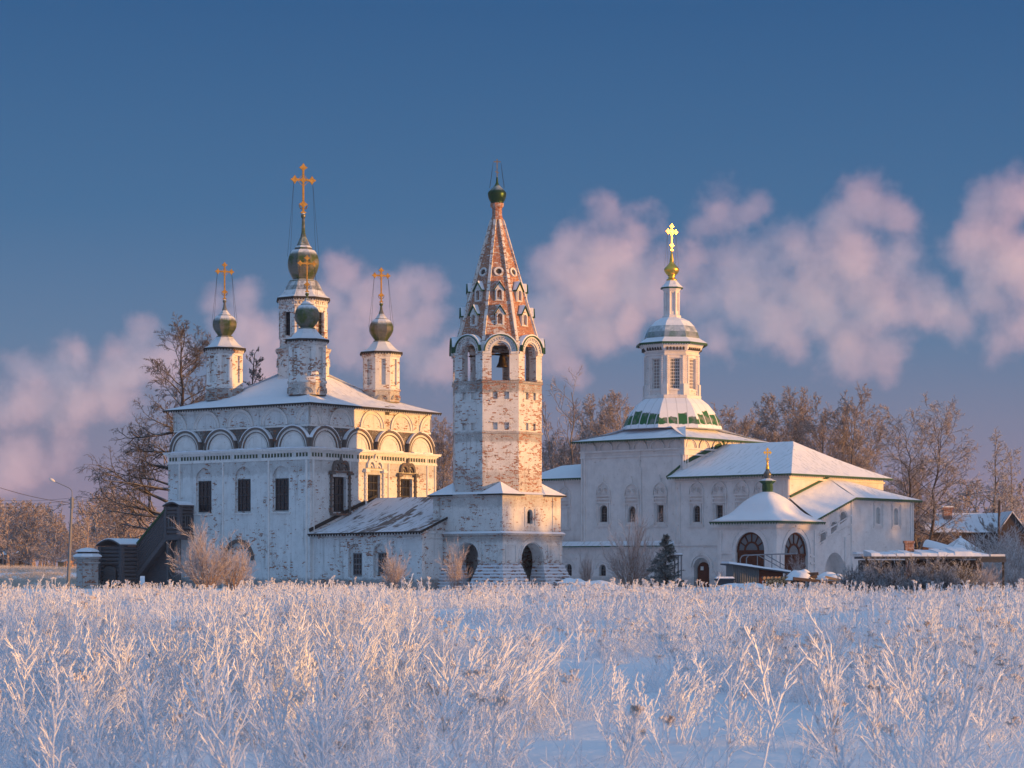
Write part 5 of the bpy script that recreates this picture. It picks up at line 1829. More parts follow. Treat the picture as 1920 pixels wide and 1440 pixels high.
# far houses on the left
gable_house('far_house', 'tiny far house with sunlit snowy roof among the frosted trees', 'house', -12, 23, 400, 1034, 1041, -.2, 7, M['dark_wall'], [M['snow'], M['dark_iron']], -20)
gable_house('far_hut', 'tiny ochre hut at the foot of the frosted wood', 'hut', 107, 121, 385, 1049, 1053, -.2, 4, m_plain('ochre boards', (.42, .24, .11), .2, 3), [M['snow'], M['dark_iron']], -25)
# ---------------------------------------------------------------- snow field
def ss(t):
    t = min(1, max(0, t)); return t * t * (3 - 2 * t)


def gz(x, y):
    z = .10 * mnoise.noise(V((x * .12, y * .10, 3))) + .05 * mnoise.noise(V((x * .5, y * .45, 9)))
    z += .025 * mnoise.noise(V((x * 1.7, y * 1.5, 5)))
    if x < -20 and y > 170:          # low bank rising to the far wood on the left
        z += 1.3 * ss((-x - 20) / 14) * ss((y - 190) / 130) + .5 * mnoise.noise(V((x * .11, y * .05, 2))) * ss((-x - 20) / 14) * ss((y - 170) / 60)
    return z


def axis(dense, lo, hi, far0, far1, g=1.22):
    a = list(np.arange(lo, hi + 1e-6, dense))
    st = dense; v = hi
    while v < far1:
        st *= g; v += st; a.append(v)
    st = dense; v = lo
    while v > far0:
        st *= g; v -= st; a.insert(0, v)
    return a


xs = axis(.45, -14, 14, -2200, 2200, 1.16)
ys = axis(.45, 16, 62, -200, 3000, 1.10)
vs = [(x, y, gz(x, y)) for y in ys for x in xs]
nx = len(xs)
b = MB(); b.sm = True
b.add(vs, [(j * nx + i, j * nx + i + 1, (j + 1) * nx + i + 1, (j + 1) * nx + i) for j in range(len(ys) - 1) for i in range(nx - 1)])
g = b.build('snow_field', M['snow']); tag(g, kind='structure')
# ---------------------------------------------------------------- bare trees, bushes, spruce
def segs_mesh(name, segs, sides, mat):
    """many tapering sticks as one mesh; segs rows = x0 y0 z0 x1 y1 z1 r0 r1"""
    s = np.asarray(segs, np.float64)
    n = len(s)
    p0, p1 = s[:, 0:3], s[:, 3:6]
    d = p1 - p0
    d /= np.maximum(np.linalg.norm(d, axis=1), 1e-9)[:, None]
    ref = np.where(np.abs(d[:, 2:3]) > .9, np.array([[0, 1.0, 0]]), np.array([[0, 0, 1.0]]))
    a = np.cross(d, ref); a /= np.linalg.norm(a, axis=1)[:, None]
    b = np.cross(d, a)
    vs = np.empty((n, 2, sides, 3))
    for k in range(sides):
        t = 2 * PI * k / sides
        o = a * math.cos(t) + b * math.sin(t)
        vs[:, 0, k] = p0 + o * s[:, 6:7]
        vs[:, 1, k] = p1 + o * s[:, 7:8]
    base = (np.arange(n) * 2 * sides)[:, None, None]
    k = np.arange(sides); k2 = (k + 1) % sides
    f = np.stack([k, k2, k2 + sides, k + sides], 1)[None] + base
    me = bpy.data.meshes.new(name)
    V_ = vs.reshape(-1, 3)
    me.vertices.add(len(V_)); me.vertices.foreach_set('co', V_.astype(np.float32).ravel())
    f = f.reshape(-1, 4)
    me.loops.add(f.size); me.loops.foreach_set('vertex_index', f.astype(np.int32).ravel())
    me.polygons.add(len(f)); me.polygons.foreach_set('loop_start', (np.arange(len(f)) * 4).astype(np.int32))
    me.update(calc_edges=True)
    me.materials.append(mat)
    return me


def rdir(rg, d, spread):
    """a direction leaning away from d by about spread radians"""
    o = d.orthogonal().normalized()
    o.rotate(Matrix.Rotation(rg.uniform(0, 2 * PI), 3, d))
    return (d * math.cos(spread) + o * math.sin(spread)).normalized()


class Grow:
    def __init__(s, seed, twig=.014, droop=0.0, up=.12, wob=.16, fine=1.0):
        s.rg = random.Random(seed); s.wood = []; s.twigs = []
        s.twig, s.droop, s.up, s.wob, s.fine = twig, droop, up, wob, fine

    def limb(s, p, d, L, r, lev, n=5, kids=(7, 6, 5), spread=.75, tip=.18):
        rg = s.rg
        last = lev >= len(kids)
        out = s.twigs if last else s.wood
        n = 2 if last else n
        if last: n = 3 if L > .8 else 2
        pts = [p.copy()]
        st = L / n
        for i in range(n):
            w = s.wob * (1.5 if last else 1)
            d = d + V((rg.gauss(0, w), rg.gauss(0, w), rg.gauss(0, w) * .6))
            d.z += (s.up if not last else 0) - (s.droop * (lev >= len(kids) - 1) * (.5 + i / n))
            d.normalize()
            q = pts[-1] + d * st
            r0, r1 = r * lerp(1, tip, i / n), r * lerp(1, tip, (i + 1) / n)
            if last: r0, r1 = s.twig * lerp(1, .5, i / n), s.twig * lerp(1, .5, (i + 1) / n)
            out.append((*pts[-1], *q, max(r0, s.twig), max(r1, s.twig * .6)))
            pts.append(q)
        if last: return
        m = kids[lev]
        m = max(2, int(m * s.fine * rg.uniform(.8, 1.2)))
        for k in range(m):
            t = lerp(.22, 1.0, (k + rg.random()) / m)
            j = min(n - 1, int(t * n)); u = t * n - j
            q = lerp(pts[j], pts[j + 1], min(1, u))
            dd = rdir(rg, (pts[j + 1] - pts[j]).normalized(), spread * rg.uniform(.6, 1.3))
            s.limb(q, dd, L * rg.uniform(.32, .52) * lerp(1.15, .75, t), max(s.twig, r * .45 * lerp(1, .5, t)), lev + 1, max(3, n - 1), kids, spread)

    def trunk(s, base, top, r, first, m, length, kids, ang=.9, wob=.02, n=12, spread=.75, lean=None):
        """main stem with limbs; length(t) and ang(t) shape the crown"""
        rg = s.rg
        pts = []
        for i in range(n + 1):
            t = i / n
            q = lerp(base, top, t) + V((rg.gauss(0, wob), rg.gauss(0, wob), 0)) * (top - base).length * (t > 0) * .5
            pts.append(q)
        for i in range(n):
            s.wood.append((*pts[i], *pts[i + 1], r * lerp(1, .12, (i / n) ** .9), r * lerp(1, .12, ((i + 1) / n) ** .9)))
        ax = (top - base).normalized()
        for k in range(m):
            t = lerp(first, 1.0, (k + rg.random()) / m)
            j = min(n - 1, int(t * n)); u = t * n - j
            q = lerp(pts[j], pts[j + 1], u)
            L = length(t) * rg.uniform(.75, 1.15)
            a = ang(t) if callable(ang) else ang
            dd = rdir(rg, ax, a * rg.uniform(.85, 1.15))
            s.limb(q, dd, L, max(s.twig * 1.5, r * .42 * (1 - t * .75)), 0, 5, kids, spread)

    def meshes(s, name, bark, twigm):
        a = segs_mesh(name + '_trunk', s.wood, 5, bark)
        b = segs_mesh(name + '_crown', s.twigs, 3, twigm)
        return a, b


def m_bark(name, dark, pale, frost):
    t = NT(name)
    ob = t.co()
    n = t.noise(ob, 1.6, 5, .7)
    c = t.mix(n, dark, pale)
    nz = t.sep(t.n('NewGeometry', 'Normal'), 2)
    f = t.ma('MULTIPLY', t.step(t.ma('MULTIPLY_ADD', t.noise(ob, 3, 4), .8, nz), .35, 1.1), frost)
    t.color(t.mix(f, c, (.74, .76, .80)))
    return t.m


M['bark_dark'] = m_bark('dark bark', (.035, .026, .022), (.085, .062, .05), .35)
M['bark_birch'] = m_bark('birch bark', (.06, .045, .04), (.24, .20, .17), .4)
M['twig_brown'] = m_bark('brown twigs', (.22, .155, .13), (.38, .285, .24), .55)
M['twig_larch'] = m_bark('larch twigs', (.03, .021, .018), (.085, .056, .04), .25)
M['twig_red'] = m_bark('reddish birch twigs', (.21, .125, .09), (.36, .235, .18), .5)
M['twig_frost'] = m_bark('frosted twigs', (.34, .28, .27), (.60, .53, .51), .9)
M['twig_pale'] = m_bark('pale frosted birch twigs', (.28, .21, .18), (.46, .37, .33), .7)
M['twig_far'] = m_bark('far frosted twigs', (.17, .12, .10), (.33, .25, .22), .6)
M['twig_hedge'] = m_bark('dark frosted hedge twigs', (.14, .14, .15), (.36, .36, .38), .8)


def plant_tree(name, label, cat, px, D, meshes, h0, h, rz=0.0, group=None, sx=1.0, z0=None):
    p = at(px, HY, D)
    o = thing(name, label, cat, (p.x, D, gz(p.x, D) - .05 if z0 is None else z0), rz, group)
    s = h / h0
    o.scale = (s * sx, s * sx, s)
    for n, me in zip(('trunk', 'crown'), meshes):
        c = bpy.data.objects.new(n, me); COL.objects.link(c); c.parent = o
    return o


def top_h(py, D): return EYE + (HY - py) / F * D

# the old larch behind the church: round top, long low limbs reaching out
g = Grow(11, twig=.015, droop=.10, up=.05, wob=.17)
def larch_len(t):
    return 1.1 + 2.6 * math.sqrt(max(0, 1 - ((t - .76) / .27) ** 2)) if t > .6 else (4.6 if t > .45 else 6.3) * (.95 + .25 * math.sin(t * 31))
g.trunk(V((0, 0, 0)), V((.3, 0, 20.6)), .42, .22, 40, larch_len, (10, 7, 6), ang=lambda t: 1.4 - .85 * t ** 2, n=16, spread=.8, wob=.008)
for (z, dx, dz, L) in ((5.6, -1, .42, 7.8), (5.0, -.9, .62, 8.2), (8.0, -1, .12, 6.6), (9.9, -1, .10, 6.2), (13.2, -1, -.22, 5.0), (6.8, -.95, .25, 7.2), (11.4, -1, .02, 5.2), (4.6, -1, .2, 6.0)):
    q = V((.1, 0, z)); d = V((dx, g.rg.uniform(-.3, .3), dz)).normalized()
    g.limb(q, d, L, .17, 0, 8, (11, 6, 5), .8)
larch = g.meshes('larch', M['bark_dark'], M['twig_larch'])
plant_tree('larch_tree', 'huge old bare larch with long low limbs behind the old church', 'tree', 336, 196, larch, 1, 1)
g = Grow(12, twig=.020, droop=.08, up=.05)
g.trunk(V((0, 0, 0)), V((0, 0, 20)), .3, .3, 40, lambda t: 3.6 * (1 - t) ** .6 + .5, (7, 5, 5), ang=lambda t: 1.3 - .5 * t, wob=.008)
larch2 = g.meshes('larch_small', M['bark_dark'], M['twig_larch'])
plant_tree('larch_tree', 'bare larch top showing between the two near drums of the old church', 'tree', 474, 205, larch2, 20, top_h(662, 205))

# rounded birches and limes behind
def birch(seed, twig, kids, H=18, spread_len=4.6, stems=1, droop=.10, bark='bark_birch', tw='twig_brown', first=.26, m=46, up=.05, fine=1.0):
    g = Grow(seed, twig=twig, droop=droop, up=up, fine=fine)
    for k in range(stems):
        a = k * 2 * PI / max(1, stems) + seed
        b0 = V((math.cos(a), math.sin(a), 0)) * (.35 if stems > 1 else 0)
        top = b0 + V((math.cos(a) * 1.6, math.sin(a) * 1.2, H * (.88 - .06 * k))) if stems > 1 else V((.2, 0, H * .90))
        g.trunk(b0, top, .24 if stems == 1 else .2, first, int(m / (stems ** .5)), lambda t: spread_len * math.sqrt(max(.05, 1 - ((t - .5) / .62) ** 2)) * (.78 if stems > 1 else 1), kids, ang=lambda t: 1.05 - .45 * t ** 2, wob=.012, spread=.78)
    return g.meshes('birch', M[bark], M[tw])


TW_ = .0145
birches = [birch(21, TW_, (8, 7, 7), spread_len=4.2), birch(22, TW_, (8, 7, 7), stems=2, spread_len=4.6), birch(23, TW_, (8, 7, 6), stems=3, spread_len=4.2), birch(24, TW_, (8, 7, 6), tw='twig_red', spread_len=5.0)]
twin = birch(31, .0125, (8, 7, 6), stems=2, spread_len=5.8, droop=.14, m=40, bark='bark_dark', first=.2, tw='twig_pale')
thin = birch(32, .017, (6, 6, 5), spread_len=2.6, droop=.34, first=.25, m=30, tw='twig_frost')
g = Grow(41, twig=.022, droop=0, up=.12)
g.trunk(V((0, 0, 0)), V((-.4, 0, 19)), .26, .45, 9, lambda t: 3.6, (6, 5), ang=.75, wob=.015)
g.trunk(V((.2, 0, 0)), V((-3.2, .5, 17)), .2, .5, 8, lambda t: 3.0, (6, 5), ang=.7, wob=.02)
dead = g.meshes('sparse_birch', M['bark_birch'], M['twig_brown'])
BG = 'bare trees behind the churches'
for (px, D, py, me, rz, sx, lab) in (
        (828, 228, 792, birches[0], .3, 1.0, 'bare reddish birch filling the gap between old church and bell tower'),
        (808, 250, 812, birches[3], 2.0, 1.0, 'bare brown birch just past the sunny corner of the old church'),
        (1078, 215, 734, dead, 0, 1.0, 'sparse half-dead birch with forked bare limbs beside the bell tower'),
        (1150, 232, 722, birches[2], 1.0, .95, 'tall rounded birch peeping over the white church wing roof'),
        (1118, 246, 752, birches[0], 2.6, .9, 'slimmer birch between the forked birch and the tall rounded one'),
        (1052, 250, 822, birches[3], 1.1, 1.1, 'low reddish crown right beside the bell tower wall'),
        (1086, 258, 838, birches[3], 3.0, 1.2, 'low reddish crown under the forked birch'),
        (1412, 236, 760, birches[1], .2, 1.0, 'bare birch just right of the white church lantern'),
        (1448, 240, 727, birches[2], .7, 1.0, 'taller bare birch in the pair over the refectory roof ridge'),
        (1496, 244, 738, birches[0], 1.9, .85, 'broad bare birch in the middle of the row over the refectory roof'),
        (1572, 236, 722, birches[1], 2.8, .85, 'tall twin-stemmed birch above the end of the refectory roof'),
        (1606, 240, 746, birches[2], .1, .75, 'bare birch at the right end of the row over the refectory roof'),
        (1362, 262, 790, birches[3], .9, 1.1, 'low hazy birch crown close by the white church roof edge'),
        (1546, 262, 800, birches[3], 2.2, .8, 'low brown crown between the broad birch and the twin-stemmed one')):
    plant_tree('birch_tree', lab, 'tree', px, D, me, 18 if me is not dead else 19, top_h(py, D), rz, BG, sx)
plant_tree('birch_tree', 'large twin-stemmed dark birch right of the stair gallery', 'tree', 1732, 203, twin, 18, top_h(752, 203), .75, None, 1.12)
plant_tree('birch_tree', 'slender weeping frosted birch behind the timber house', 'tree', 1862, 222, thin, 18, top_h(797, 222), 0, None, 1.0)
plant_tree('birch_tree', 'smaller weeping birch at the right picture edge behind the timber house', 'tree', 1898, 226, thin, 18, top_h(826, 226), 2, None, 1.0)
plant_tree('birch_tree', 'bare birch stems close against the stair gallery end wall', 'tree', 1712, 208, birches[1], 18, top_h(850, 208), 2, None, .8)

# the far frosted wood on the left: one by one
far = [birch(51 + k, .05, (6, 5, 4), H=12, spread_len=3.9, first=.12, m=22, tw='twig_far', bark='twig_far', stems=1 + k % 3, fine=.9) for k in range(4)]
rg = random.Random(5)
spots = []
for i in range(46):
    px = lerp(-45, 262, (i + rg.random() * .8) / 46)
    D = rg.uniform(365, 470)
    top = 952 + 20 * max(0, px - 70) / 60 * (px < 130) + (14 if 85 < px < 175 else 0) + (18 if 120 < px < 160 else 0) - (12 if px > 190 else 0) + rg.uniform(-4, 22)
    spots.append((px, D, top))
spots.sort()
kinds = ('single-stemmed', 'two-stemmed', 'three-stemmed', 'single broad')
for i, (px, D, top) in enumerate(spots):
    k = rg.randrange(4)
    plant_tree('frosted_tree', 'frosted bare tree in the far wood beyond the lamp post', 'tree', px, D, far[k], 12, top_h(top, D), rg.uniform(0, 6), 'frosted trees of the far wood', 1.05)
for px, D, top in ((150, 350, 1046), (60, 352, 1046), (95, 348, 1049), (22, 350, 1046), (190, 352, 1040), (130, 356, 1050)):
    o = plant_tree('frosted_shrub', 'low frosted shrub at the edge of the far wood', 'shrub', px, D, far[px % 3], 12, top_h(top, D), px, 'low shrubs at the far wood edge', 1.9)

# low background wood hidden behind buildings, seen in gaps
for i, (px, D, top, lab) in enumerate(((840, 330, 868, 'farther hazy tree low between old church and bell tower'), (1065, 330, 862, 'farther hazy tree low between bell tower and white church'),
                                       (1790, 330, 915, 'hazy tree behind the timber house chimney'), (1835, 320, 905, 'hazy tree behind the middle of the timber house roof'), (1880, 330, 920, 'hazy tree behind the dark pole'), (1905, 320, 900, 'hazy tree at the far right edge'))):
    plant_tree('frosted_tree', lab, 'tree', px, D, far[i % 4], 12, top_h(top, D), i, None, 1.2)


def bush_mesh(seed, tw='twig_frost', stems=26, kids=(8, 7), twig=.0085, H=4.0, flare=.55, up=.06):
    g = Grow(seed, twig=twig, droop=0, up=up, wob=.15)
    for k in range(stems):
        a = g.rg.uniform(0, 2 * PI); f = flare * math.sqrt(g.rg.random())
        d = V((math.cos(a) * f, math.sin(a) * f, 1)).normalized()
        L = H * g.rg.uniform(.6, 1.0) * (1 - .5 * f)
        g.limb(V((math.cos(a) * .3 * f, math.sin(a) * .3 * f, 0)), d, L, .028, 0, 6, kids, .5, .3)
    return segs_mesh('stems', g.wood, 4, M['bark_dark'] if tw == 'twig_hedge' else M['twig_brown']), segs_mesh('twigs', g.twigs, 3, M[tw])


def bush(name, label, cat, px, D, top, meshes, H, rz=0.0, group=None, sx=1.0):
    p = at(px, HY, D)
    o = thing(name, label, cat, (p.x, D, gz(p.x, D) - .03), rz, group)
    s = top_h(top, D) / H
    o.scale = (s * sx, s * sx, s)
    for n, me in zip(('stems', 'twigs'), meshes):
        c = bpy.data.objects.new(n, me); COL.objects.link(c); c.parent = o
    return o


bm = [bush_mesh(61, stems=46, flare=.85), bush_mesh(62, stems=34, flare=.75), bush_mesh(63, stems=28, flare=.9)]
hm = [bush_mesh(71, 'twig_hedge', 60, (8, 7), .009, 2.2, .95, .05), bush_mesh(72, 'twig_hedge', 55, (8, 7), .009, 2.2, .8, .05)]
bush('frosted_bush', 'taller pinkish frosted bush before the log stair and church wall', 'bush', 386, 152, 972, bm[0], 4, .4, None, .9)
bush('frosted_bush', 'browner frosted bush half hiding the blind church portal', 'bush', 438, 153, 996, bm[1], 4, 1.4, None, .85)
bush('frosted_bush', 'small frosted bush by the refectory windows', 'bush', 738, 157, 1016, bm[1], 4, 2.4, None, .75)
bush('frosted_bush', 'frosted bush before the bell tower porch arch', 'bush', 853, 153, 1010, bm[2], 4, .9, None, .62)
bush('frosted_willow', 'tall rounded frosted willow bush before the white church wall', 'bush', 1183, 164, 958, bm[0], 4, 2.9, None, .92)
bush('frosted_sapling', 'thin frosted sapling left of the tall willow bush', 'sapling', 1100, 170, 1020, bm[1], 4, 3.3, None, .42)
bush('frosted_bush', 'small open frosted bush in front of the sunny chapel gate', 'bush', 1494, 157, 1036, bm[2], 4, .1, None, .7)
bush('frosted_bush', 'small spare bush left of the crate by the chapel', 'bush', 1352, 158, 1058, bm[2], 4, 4.1, None, .7)
for i, (px, D, top, lab) in enumerate(((1600, 139, 1052, 'first dark frosted bush of the hedge, nearest the timber heap'), (1650, 138, 1041, 'second dark frosted bush of the hedge, under the shelter end'),
                                       (1700, 138, 1038, 'dark frosted hedge bush right below the brick stack'), (1752, 138, 1040, 'dark frosted hedge bush in the middle of the shelter front'),
                                       (1802, 138, 1044, 'last dark frosted hedge bush before the shelter post'), (1626, 136, 1060, 'lower dark bush before the first hedge gap'),
                                       (1728, 136, 1056, 'lower dark bush before the middle of the hedge'), (1778, 135, 1058, 'lower dark bush before the far hedge end'), (1675, 135.5, 1060, 'lower dark bush below the shelter eave start'))):
    bush('hedge_bush', lab, 'bush', px, D, top, hm[i % 2], 2.2, i * 1.3, 'dark frosted hedge before the shelter')
for i, (px, D, top, lab) in enumerate(((1868, 150, 1040, 'pale frosted bush right of the open shelter'), (1905, 148, 1046, 'pale frosted bush at the right picture edge'), (1880, 178, 985, 'tall frosted shrub before the timber house gable'), (1912, 180, 1000, 'frosted shrub by the right edge under the gable'), (1856, 176, 1004, 'frosted shrub between shelter and timber house'), (1893, 186, 972, 'tallest frosted shrub hiding the timber house gable'), (1838, 184, 998, 'frosted shrub before the middle of the timber house wall'), (1846, 141, 1046, 'frosted bush right at the outer post of the open shelter'))):
    bush('frosted_bush', lab, 'bush', px, D, top, bm[i % 3], 4, i * 2.1, None, 1.1)

# spruce
g = random.Random(81)
wood, need = [(0, 0, 0, 0, 0, 3.3, .07, .01)], []
H = 3.45
for k in range(150):
    t = (k + g.random()) / 150
    z = .12 + t * (H - .15)
    Lb = 1.5 * (1 - t) ** .85 + .06
    a = g.uniform(0, 2 * PI)
    d = V((math.cos(a), math.sin(a), .25 - .45 * (1 - t))).normalized()
    Lb *= g.uniform(.75, 1.1)
    p = V((0, 0, z)); n = 5
    for i in range(n):
        q = p + (d + V((0, 0, .09 * i))).normalized() * Lb / n
        wood.append((*p, *q, .012, .008))
        for m_ in range(9):
            u = lerp(p, q, g.random())
            e = rdir(g, d, g.uniform(.5, 1.1)); e.z -= .15
            e = u + e * g.uniform(.10, .24) * (1 - .4 * t)
            need.append((*u, *e, .016, .008))
        p = q
M['needle'] = m_bark('spruce needles', (.012, .024, .018), (.03, .05, .036), .42)
q = at(1248, HY, 158)
spruce = thing('spruce_tree', 'small dark green spruce dusted with snow before the white church', 'tree', (q.x, 158, gz(q.x, 158) - .1))
s = top_h(1000, 158) / H; spruce.scale = (s, s, s)
for n, me in (('trunk', segs_mesh('trunk', wood, 4, M['bark_dark'])), ('crown', segs_mesh('crown', need, 3, M['needle']))):
    c = bpy.data.objects.new(n, me); COL.objects.link(c); c.parent = spruce

# trees along the lane outside the right edge: they keep the low sun off the yard
for i in range(44):
    pc = lerp(150, 200, (i + rg.random() * .7) / 44)
    ds = rg.uniform(62, 92)
    x0, y0 = .34 * pc, .94 * pc                      # point on the line through the eye's side, then out towards the sun
    x, y = x0 * 1.0 + .94 * ds * .9 - 20, y0 - .34 * ds + 8
    p_ = V((x, y, 0))
    if x < .235 * y + 4: continue
    o = plant_tree('birch_tree', 'bare birch of the lane row just outside the right edge', 'tree', CX + F * x / y, y, birches[i % 4], 18, rg.uniform(9.5, 13), i * 1.7, 'birches of the lane row', 1.35)

# more of that row, thinner, along the field: it breaks the light on the weeds into streaks
for i in range(40):
    pc = lerp(6, 150, (i + rg.random()) / 40)
    ds = rg.uniform(85, 125)
    x, y = .34 * pc + .94 * ds - 4, .94 * pc - .34 * ds
    plant_tree('birch_tree', 'bare birch of the field-side row outside the right edge', 'tree', 0, 100, birches[i % 4], 18, rg.uniform(5.8, 9.4) + .9, i * 1.7, 'birches of the field-side row', 1.5).location = (x, y, gz(x, y) - .05)
# ---------------------------------------------------------------- frosted field
def m_frost(name, frost, stem, cover):
    t = NT(name)
    ob = t.co()
    n = t.noise(ob, 9, 4, .7)
    big = t.noise(ob, .35, 3)
    k = t.step(t.ma('MULTIPLY_ADD', t.ma('SUBTRACT', big, .5), .5, n), cover, cover + .18)
    t.color(t.mix(k, frost, stem))
    t.set(Roughness=.8)
    return t.m


M['frost_grass'] = m_frost('hoar frost on grass', (.83, .86, .91), (.48, .38, .31), .61)
M['frost_weed'] = m_frost('hoar frost on weeds', (.83, .86, .91), (.44, .34, .28), .58)
M['seed_head'] = m_frost('frosted seed heads', (.80, .75, .73), (.36, .26, .21), .54)


def w_grass(rg, h, n=16, r=.0045):
    o = []
    for _ in range(n):
        a = rg.uniform(0, 2 * PI); L = h * rg.uniform(.5, 1.0)
        p = V((rg.gauss(0, .09), rg.gauss(0, .09), -.03)); d = V((math.cos(a) * .22, math.sin(a) * .22, 1)).normalized()
        bend = rg.uniform(.05, .42)
        k = 4
        for i in range(k):
            d = (d + V((math.cos(a) * bend, math.sin(a) * bend, -bend * .55 * (i / k)))).normalized()
            q = p + d * L / k
            o.append((*p, *q, r * lerp(1, .65, i / k), r * lerp(1, .65, (i + 1) / k)))
            p = q
    return o, []


def w_weed(rg, h, r=.006, br=16, sub=6, lean=0.2, blen=.36):
    """mugwort-like: one stem, many upswept side shoots furred with frost"""
    o = []
    a = rg.uniform(0, 2 * PI)
    d = V((math.cos(a) * lean, math.sin(a) * lean, 1)).normalized()
    pts = [V((0, 0, -.03))]
    k = 6
    for i in range(k):
        d = (d + V((rg.gauss(0, .07), rg.gauss(0, .07), .02))).normalized()
        pts.append(pts[-1] + d * h / k)
        o.append((*pts[-2], *pts[-1], r * 1.25 * lerp(1, .7, i / k), r * 1.25 * lerp(1, .7, (i + 1) / k)))
    for b_ in range(br):
        t = lerp(.22, .98, (b_ + rg.random()) / br)
        j = min(k - 1, int(t * k)); p = lerp(pts[j], pts[j + 1], t * k - j)
        e = rdir(rg, d, rg.uniform(.45, .85)); L = h * blen * (1.1 - .75 * t) * rg.uniform(.7, 1.2)
        n = 3
        for i in range(n):
            e = (e + V((0, 0, .14))).normalized()
            q = p + e * L / n
            o.append((*p, *q, r * .9, r * .75))
            for s_ in range(max(1, sub // n)):
                u = lerp(p, q, rg.random())
                f = rdir(rg, e, rg.uniform(.4, .8))
                f = u + (f + V((0, 0, .25))).normalized() * L * rg.uniform(.16, .34)
                o.append((*u, *f, r * .75, r * .55))
            p = q
    return o, []


def w_umbel(rg, h, r=.005, heads=5, hs=1.0):
    """tansy or yarrow: stiff stem with flat brown frosted heads"""
    o, hd = [], []
    a = rg.uniform(0, 2 * PI)
    d = V((math.cos(a) * .10, math.sin(a) * .10, 1)).normalized()
    p = V((0, 0, -.03)); k = 4
    for i in range(k):
        d = (d + V((rg.gauss(0, .06), rg.gauss(0, .06), 0))).normalized()
        q = p + d * h * .82 / k
        o.append((*p, *q, r, r * .9))
        if i:
            e = rdir(rg, d, .7); e = p + e * h * .12
            o.append((*p, *e, r * .7, r * .5))
        p = q
    for _ in range(heads):
        e = rdir(rg, d, rg.uniform(.15, .6)); L = h * .18 * rg.uniform(.7, 1.2)
        q = p + e * L
        o.append((*p, *q, r * .8, r * .6))
        for _ in range(7):
            f = rdir(rg, V((0, 0, 1)), rg.uniform(.3, 1.1)); c = q + f * rg.uniform(.025, .055); c.z = q.z + .03 + rg.uniform(-.008, .008)
            o.append((*q, *c, r * .5, r * .5))
            hd.append((*c, *(c + V((0, 0, .012)) + f * .008), .0075, .010))
    return o, hd


def scatter(name, label, cat, items, lib, z=gz, kind='stuff'):
    """one mesh with every plant of a kind: items = (x, y, proto index, scale, rot)"""
    groups = {}
    for it in items:
        groups.setdefault(it[2], []).append(it)
    A, B_ = [], []
    for k, its in groups.items():
        sa, sb = lib[k]
        n = len(its)
        X = np.array([(i[0], i[1], z(i[0], i[1]), i[3], i[4]) for i in its])
        c, s_ = np.cos(X[:, 4]) * X[:, 3], np.sin(X[:, 4]) * X[:, 3]
        for src, out in ((sa, A), (sb, B_)):
            if not src: continue
            S_ = np.array(src)
            R = np.empty((n, len(S_), 8))
            for o in (0, 3):
                R[:, :, o] = c[:, None] * S_[None, :, o] - s_[:, None] * S_[None, :, o + 1] + X[:, 0:1]
                R[:, :, o + 1] = s_[:, None] * S_[None, :, o] + c[:, None] * S_[None, :, o + 1] + X[:, 1:2]
                R[:, :, o + 2] = X[:, 3:4] * S_[None, :, o + 2] + X[:, 2:3]
            thick = np.clip(X[:, 1] / 48.0, 1.0, 1.75)      # frost feathers merge into thicker sprays in the far, denser growth
            R[:, :, 6] = S_[None, :, 6] * thick[:, None]; R[:, :, 7] = S_[None, :, 7] * thick[:, None]
            out.append(R.reshape(-1, 8))
    return (np.concatenate(A) if A else None), (np.concatenate(B_) if B_ else None)


rg = random.Random(101)
grass_lib = [w_grass(rg, rg.uniform(.45, .75), rg.randrange(12, 20)) for _ in range(8)]
weed_lib = [w_weed(rg, rg.uniform(.85, 1.15), .0072, br=rg.randrange(10, 18), sub=rg.choice((3, 6, 6)), lean=rg.uniform(.05, .40), blen=rg.uniform(.28, .46)) for _ in range(10)]
umb_lib = [w_umbel(rg, rg.uniform(.6, .85), heads=rg.randrange(4, 8)) for _ in range(8)]
fgrass_lib = [w_grass(rg, rg.uniform(.5, .75), 8, .006) for _ in range(5)]
fweed_lib = [w_weed(rg, rg.uniform(.7, .95), .008, 8, 3) for _ in range(6)]
fumb_lib = [w_umbel(rg, rg.uniform(.65, .9), .007, 3) for _ in range(6)]


def hmod(x, y):
    return ss((mnoise.noise(V((x * .16, y * .075, 4.2))) + .28) / .62)


def dens(x, y):
    """patchy growth: open snow between thickets"""
    return mnoise.noise(V((x * .30, y * .16, 1.5))) * .6 + mnoise.noise(V((x * .9, y * .5, 7.7))) * .45


G, Wd, U_ = [], [], []
fG, fW, fU = [], [], []
def spread(y0, y1, per, n_=1):
    y = y0
    A = .5 * .47 * (y1 ** 2 - y0 ** 2)
    for _ in range(int(A * per)):
        y = math.sqrt(rg.uniform(y0 ** 2, y1 ** 2)); x = rg.uniform(-.235, .235) * y
        yield x, y


